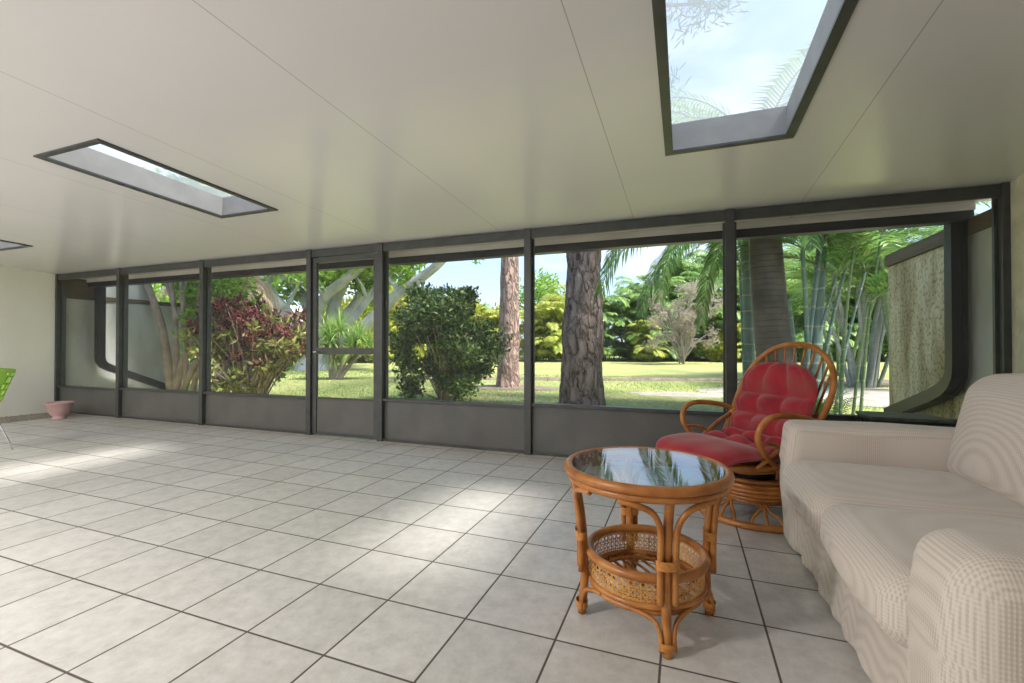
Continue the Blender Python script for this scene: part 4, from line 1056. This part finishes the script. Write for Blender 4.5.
# ---------- garden palms on the right
def big_palm():
    """dark trunk and its crown: long fronds hang in front of the lawn"""
    global rng
    random.seed(51)
    D = 8.6; b = ground(795, D, GZ); root = empty('dark_trunk_palm', b); tag(root, 'tall palm with thick dark ringed trunk and long arching fronds', 'palm')
    pts = [loc(root, at(x, y, D)) for x, y in ((781,400),(774,350),(770,310),(767,270),(765,235),(762,200),(757,160))]; pts[0].z = -.1
    V0 = MB().tube([tuple(p) for p in pts], [.34,.315,.30,.285,.27,.24,.20], 28, sub=16)
    V0.build('trunk', M['darkpalm'], root, True)
    top = pts[-1]+Vector((0,0,-.10))
    def towards(px, py, F2): return loc(root, at(px, py, F2))
    specs = []
    # the individual fronds that arch down into view
    for pts_, ll, nl in (([(735,205,8.2),(700,226,7.9),(668,250,7.8),(648,285,8.0),(640,315,8.3)], .80, 62), ([(725,190,8.0),(680,216,7.5),(642,236,7.3),(612,262,7.4),(600,292,7.7)], .80, 60),
            ([(742,212,8.8),(722,240,9.0),(708,280,9.3),(702,325,9.6)], .55, 50), ([(705,175,8.0),(655,205,7.6),(622,238,7.6),(604,268,7.9)], .75, 56), ([(730,200,9.4),(690,232,10),(668,262,10.4),(660,300,10.6)], .65, 50),
            ([(715,214,7.6),(682,240,7.0),(664,268,6.9)], .55, 40), ([(722,206,9.2),(690,222,9.0),(672,240,9.0),(655,275,9.2)], .7, 50), ([(744,205,8.0),(728,230,7.7),(715,262,7.6)], .6, 44), ([(700,195,9.8),(650,214,10.0),(620,236,10.2),(608,262,10.4)], .7, 50), ([(790,196,8.4),(822,222,8.2),(838,262,8.2)], .6, 46), ([(775,190,7.9),(800,214,7.4),(812,245,7.2)], .5, 40)):
        path = [tuple(top)]+[tuple(towards(*q)) for q in pts_]
        specs.append(dict(base=tuple(top), az=0, e0=0, e1=0, length=1, nl=nl, ll=ll, lw=.021, hang=.8, vshape=.3, path=path, stemfree=.22))
    for k in range(14):
        specs.append(dict(base=tuple(top), az=random.uniform(0,6.28), e0=R(random.uniform(20,80)), e1=R(random.uniform(-60,-20)), length=random.uniform(2.6,3.6), nl=46, ll=.75, lw=.022, hang=.6))
    frond_parts(specs, L['palm'], M['greenstem'], root, .022)
    sp = [dict(base=tuple(top+Vector((0,0,-.2))), az=a, e0=R(0), e1=R(-95), length=l, nl=40, ll=.5, lw=.02, hang=1.2) for a, l in ((3.5,1.9),(2.7,1.6),(4.4,1.7),(.6,1.5))]
    frondset(sp, L['dead'], M['tanbark'], 'dry_fronds', root, rname='dry_stems')
big_palm()

def areca(px, F_, stems, label, m, r, lm, seed, nf=7, fl=1.6, ll=.42, group=None, name='clumping_palm', nl=24, lw=.021):
    """clump of cane stems; stems given as picture-angle leans: (du_base, du_top, height)"""
    random.seed(seed); b = ground(px, F_, GZ); root = empty(name, b); tag(root, label, 'palm', group)
    right = Vector((math.cos(YAW), math.sin(YAW), 0)); fwd = Vector((-math.sin(YAW), math.cos(YAW), 0)); specs = []
    for (u0, u1, h, rr) in stems:
        v0 = random.uniform(-.2,.2); v1 = v0+random.uniform(-.6,.6)
        p0 = right*u0+fwd*v0+Vector((0,0,-.03)); p2 = right*u1+fwd*v1+Vector((0,0,h)); p1 = p0.lerp(p2,.5)+right*(u1-u0)*-.08+Vector((0,0,.05))
        MB().tube([tuple(p0),tuple(p1),tuple(p2)], [rr*1.15,rr,rr*.8], 10, sub=8).build('stem', m, root, True)
        for _ in range(nf):
            specs.append(dict(base=tuple(p2), az=random.uniform(0,6.28), e0=R(random.uniform(30,82)), e1=R(random.uniform(-70,-5)), length=fl*random.uniform(.8,1.2), nl=nl, ll=ll, lw=lw, hang=.35, vshape=.7))
    frondset(specs, lm, M['greenstem'], 'fronds', root, .012)
areca(812, 8.4, [(.0,.24,3.1,.11),(-.05,-.38,3.0,.04),(.12,.95,3.2,.03),(-.2,.05,3.5,.035),(.3,.9,2.6,.025),(-.1,.3,2.5,.025)], 'clump of blue green ringed canes right behind the armchair', M['bluestem'], .06, L['palm'], 61, nf=6)
areca(752, 9.4, [(.05,-.28,3.6,.10),(-.1,-.15,3.0,.05)], 'leaning blue green cane left of the dark palm trunk', M['bluestem'], .06, L['palm'], 62, nf=5)
areca(850, 7.3, [(-.0,.08,1.9,.022),(.06,.55,3.1,.022),(-.03,.42,2.9,.026)], 'thin dark canes standing closest to the mildewed wall', M['greenstem'], .02, L['palm'], 63, nf=5, fl=1.3)
areca(862, 13.6, [(-.35+.09*i, -1.3+.33*i, 3.0+.5*math.sin(i*2.1), .05+.012*(i%3)) for i in range(10)], 'fan of pale grey ringed canes rising from dark leaf litter', M['palestem'], .06, L['palm'], 64, nf=7, fl=1.9, ll=.5)
areca(905, 12.5, [(-.3+.12*i, -.9+.35*i, 3.4+.4*math.cos(i), .05) for i in range(6)], 'green leafy cane palm behind the mildewed wall', M['greenstem'], .05, L['palm'], 65, nf=8, fl=2.0, ll=.5)
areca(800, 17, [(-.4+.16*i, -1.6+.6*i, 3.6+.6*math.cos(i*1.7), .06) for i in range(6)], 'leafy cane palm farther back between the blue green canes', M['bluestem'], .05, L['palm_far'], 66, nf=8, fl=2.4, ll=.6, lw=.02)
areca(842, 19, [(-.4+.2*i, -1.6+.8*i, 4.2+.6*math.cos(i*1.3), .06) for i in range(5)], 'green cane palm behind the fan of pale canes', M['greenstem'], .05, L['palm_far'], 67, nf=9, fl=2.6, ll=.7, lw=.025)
# low shoots at the foot of the canes
def shoots(px, F_, n, label):
    b = ground(px, F_, GZ); root = empty('palm_shoots', b); tag(root, label, 'plant'); random.seed(px)
    frondset([dict(base=(random.uniform(-.25,.25), random.uniform(-.2,.2), 0), az=random.uniform(0,6.28), e0=R(80), e1=R(10), length=random.uniform(.4,.75), nl=12, ll=.2, lw=.012, hang=.3) for _ in range(n)], L['palm'], M['greenstem'], 'fronds', root, .006)
shoots(826, 7.9, 14, 'low green palm shoots at the foot of the blue green canes')

# ---------- far hedge of clumping palms
def hedge_palm(seed, H_, lm, nst=11, nf=8, fl=3.0):
    random.seed(seed); root = empty('hedge_palm', (0,0,0)); specs = []
    st = MB()
    for i in range(nst):
        a = random.uniform(0,6.28); h = H_*(.08+.66*(i+.5)/nst); l = random.uniform(.2,1.6)
        p2 = (math.cos(a)*l, math.sin(a)*l, h); st.tube([(math.cos(a)*.3,math.sin(a)*.3,-.1),(p2[0]*.5,p2[1]*.5,h*.5),p2], [.10,.08], 6, sub=3)
        for _ in range(nf):
            specs.append(dict(base=p2, az=random.uniform(0,6.28), e0=R(random.uniform(20,85)), e1=R(random.uniform(-80,-20)), length=fl*random.uniform(.7,1.2), nl=17, ll=.95, lw=.075, hang=.7))
    for _ in range(26):
        specs.append(dict(base=(random.uniform(-1.8,1.8),random.uniform(-1.5,1.5),.1), az=random.uniform(0,6.28), e0=R(random.uniform(55,85)), e1=R(random.uniform(-60,0)), length=fl*.9*random.uniform(.7,1.2), nl=15, ll=.9, lw=.060, hang=.4))
    st.build('stems', M['greenstem'], root, True)
    frondset(specs, lm, M['greenstem'], 'fronds', root, .03)
    return root
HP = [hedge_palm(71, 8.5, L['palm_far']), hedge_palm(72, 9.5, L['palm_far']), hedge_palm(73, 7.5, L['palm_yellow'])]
used = set()
# (picture x, distance, kind, scale)
spots = [(602,38,0,.80),(628,39,1,.80),(655,37,0,.88),(684,39,1,.85),(712,37,0,.95),(742,38,1,1.0),(770,39,0,1.1),(800,37,1,1.05),(832,38,0,1.05),(862,39,1,1.1),(895,37,0,1.1),(930,39,1,1.1),
         (640,44,0,1.05),(668,43,1,1.15),(695,44,0,1.25),(722,43,1,1.3),(778,44,0,1.3),(840,44,1,1.3),(900,44,0,1.3),(552,37,2,.80),(572,38,2,.95),(535,39,2,.72),(500,38,2,.70),(475,39,0,.62),(645,36,2,.55),(742,35,2,.5)]
lab = {0:'mid green clumping palm in the far hedge across the lawn', 1:'mid green clumping palm in the far hedge across the lawn', 2:'golden green clumping palm in the far hedge across the lawn'}
for px, D, k, s in spots:
    g = ground(px, D, GZ)
    if k not in used: root = HP[k]; used.add(k)
    else: root = copy_tree(HP[k])
    root.location = g; root.rotation_euler = (0,0,random.uniform(0,6.28)); root.scale = (s,s,s)
    tag(root, lab[k], 'palm', 'golden palms of the far hedge' if k == 2 else 'green palms of the far hedge')
# broadleaf shrubs and trees at the back
def far_bush(px, D, rx, h, n, lm, label, seed, ln=.38, wd=.11, name='background_shrub', cat='shrub', clumps=14, base=.08, group=None):
    global rng
    rng = np.random.default_rng(seed); random.seed(seed)
    root = empty(name, ground(px, D, GZ)); tag(root, label, cat, group); parts = []; st = MB()
    for k in range(clumps):
        t = (k+.5)/clumps; a = random.uniform(0,6.28); q = h*.20*random.uniform(.8,1.2)
        rr_ = rx*math.sin(math.pi*(.2+.65*t))**.6*math.sqrt(random.random())
        c = (math.cos(a)*rr_, math.sin(a)*rr_, h*(base+(.90-base)*t)); parts.append(leaves(c, (q*1.2,q*1.2,q*.9), n//clumps, ln, wd, shell=.35, up=.3))
        st.tube([(0,0,-.1),(c[0]*.4,c[1]*.4,c[2]*.5),c], [.10,.06,.03], 6, sub=3)
    V, F = merge(parts); V[:,2] = np.maximum(V[:,2], .02); mesh('foliage', V, F, lm, root); st.build('stems', M['tanbark'], root, True)
for i, (px, D, rx, h, lm, lb) in enumerate([(392,36,2.6,5.8,'yellow','yellow green shrub just right of the screen door post, far across the lawn'),(372,34,2.0,4.6,'yellow','rounded golden shrub framed by the upper half of the screen door'),
        (410,40,3.0,6.6,'canopy','bright green shrub behind the yellow shrub near the door'),(345,36,2.4,4.6,'yellow','yellow green shrub behind the strap leaved plant'),
        (440,41,3.2,5.0,'canopy','green shrub row behind the tall dark bush'),(480,40,2.6,5.0,'yellow','yellow green shrub between the dark bush and the pinkish pine'),
        (325,42,3.0,5.6,'canopy','bright green shrub behind the grey branching tree'),(545,46,3.0,8.6,'canopy','round topped light green tree between the two pines'),(560,44,2.0,6.0,'yellow','yellow flecked shrub left of the dark plated pine'),
        (765,40,2.0,3.2,'yellow','golden shrub low in the hedge behind the dark palm trunk'),(722,35,1.0,2.0,'yellow','small golden plant at the hedge foot left of the armchair'),
        (760,50,9,13,'canopy','tall broad green tree behind the hedge above the dark palm trunk'),(880,48,9,13,'canopy','tall broad green tree behind the hedge at far right')]):
    far_bush(px, D, rx, h, int((1500 if rx < 5 else 900)*rx), L[lm], lb, 100+i)
for i, px in enumerate((250, 228, 205, 180)):
    far_bush(px, 30+2*i, 3.0, 7.0+i*.6, 2600, L['canopy'], ('leafy green tree above the grey fence','leafy green tree left of the white roof','leafy green tree behind the shaggy palm','leafy green tree behind the tan trunks')[i], 130+i, name='background_tree', cat='tree')
# dry twiggy bush in front of the hedge
def dry_bush():
    global rng
    rng = np.random.default_rng(77); random.seed(77)
    D = 31; root = empty('dry_twiggy_tree', ground(682, D, GZ)); tag(root, 'dry greyish pink twiggy small tree in front of the hedge', 'tree')
    st = MB(); parts = []
    for k in range(60):
        a = random.uniform(0,6.28); l = random.uniform(.4,2.5); z = random.uniform(1.2,5.4); e_ = Vector((math.cos(a)*l, math.sin(a)*l*.6, z))
        s = Vector((random.uniform(-.15,.15),0,random.uniform(0,1.5))); st.tube([tuple(s), tuple(s.lerp(e_,.5)+Vector((0,0,.3))), tuple(e_)], [.05,.03,.012], 5, sub=3)
        parts.append(leaves(e_, (.5,.5,.45), 60, .20, .035, shell=.1, droop=.4))
    st.build('stems', M['twig'], root, True); V, F = merge(parts); mesh('foliage', V, F, L['dryleaf'], root)
dry_bush()
# far fence and neighbouring house on the left
M['fence'] = noisy('grey_weathered_fence', [(.3,(.26,.25,.23)),(.7,(.40,.39,.37))], 4, .9, stretch=(6,6,.6))
p0, p1 = ground(225, 36, GZ), ground(318, 37, GZ)
root = empty('wooden_fence', p0); tag(root, 'grey weathered board fence beyond the croton shrub', 'fence'); d = p1-p0; nb = 46; mb = MB()
ang = math.atan2(d.y, d.x); root.rotation_euler = (0,0,ang); Lf = d.length
for i in range(nb):
    x = Lf*i/nb; h = 1.75+.06*random.uniform(-1,1); mb.box((x,0,0),(x+Lf/nb*.92,.03,h))
mb.build('boards', M['fence'], root)
MB().box((0,.03,.4),(Lf,.09,.5)).box((0,.03,1.3),(Lf,.09,1.4)).build('rails', M['fence'], root)
M['roof'] = noisy('pale_roof', [(.3,(.68,.70,.72)),(.7,(.78,.80,.82))], 3, .7)
M['plaster'] = noisy('house_plaster', [(.3,(.55,.50,.42)),(.7,(.62,.57,.48))], 3, .9)
hb_ = ground(262, 50, GZ); root = empty('neighbour_house', hb_, R(35)); tag(root, 'neighbouring house with pale roof behind the croton and grey branches', 'house')
MB().box((-7,-4,0),(7,4,2.9)).build('walls', M['plaster'], root)
mb = MB(); mb.add([(-7.6,-4.6,2.85),(7.6,-4.6,2.85),(7.6,4.6,2.85),(-7.6,4.6,2.85),(-3.5,0,5.9),(3.5,0,5.9),(-7.6,-4.6,2.7),(7.6,-4.6,2.7),(7.6,4.6,2.7),(-7.6,4.6,2.7)], [(0,1,5,4),(1,2,5),(2,3,4,5),(3,0,4),(0,6,7,1),(1,7,8,2),(2,8,9,3),(3,9,6,0),(6,9,8,7)])
mb.build('roof', M['roof'], root)
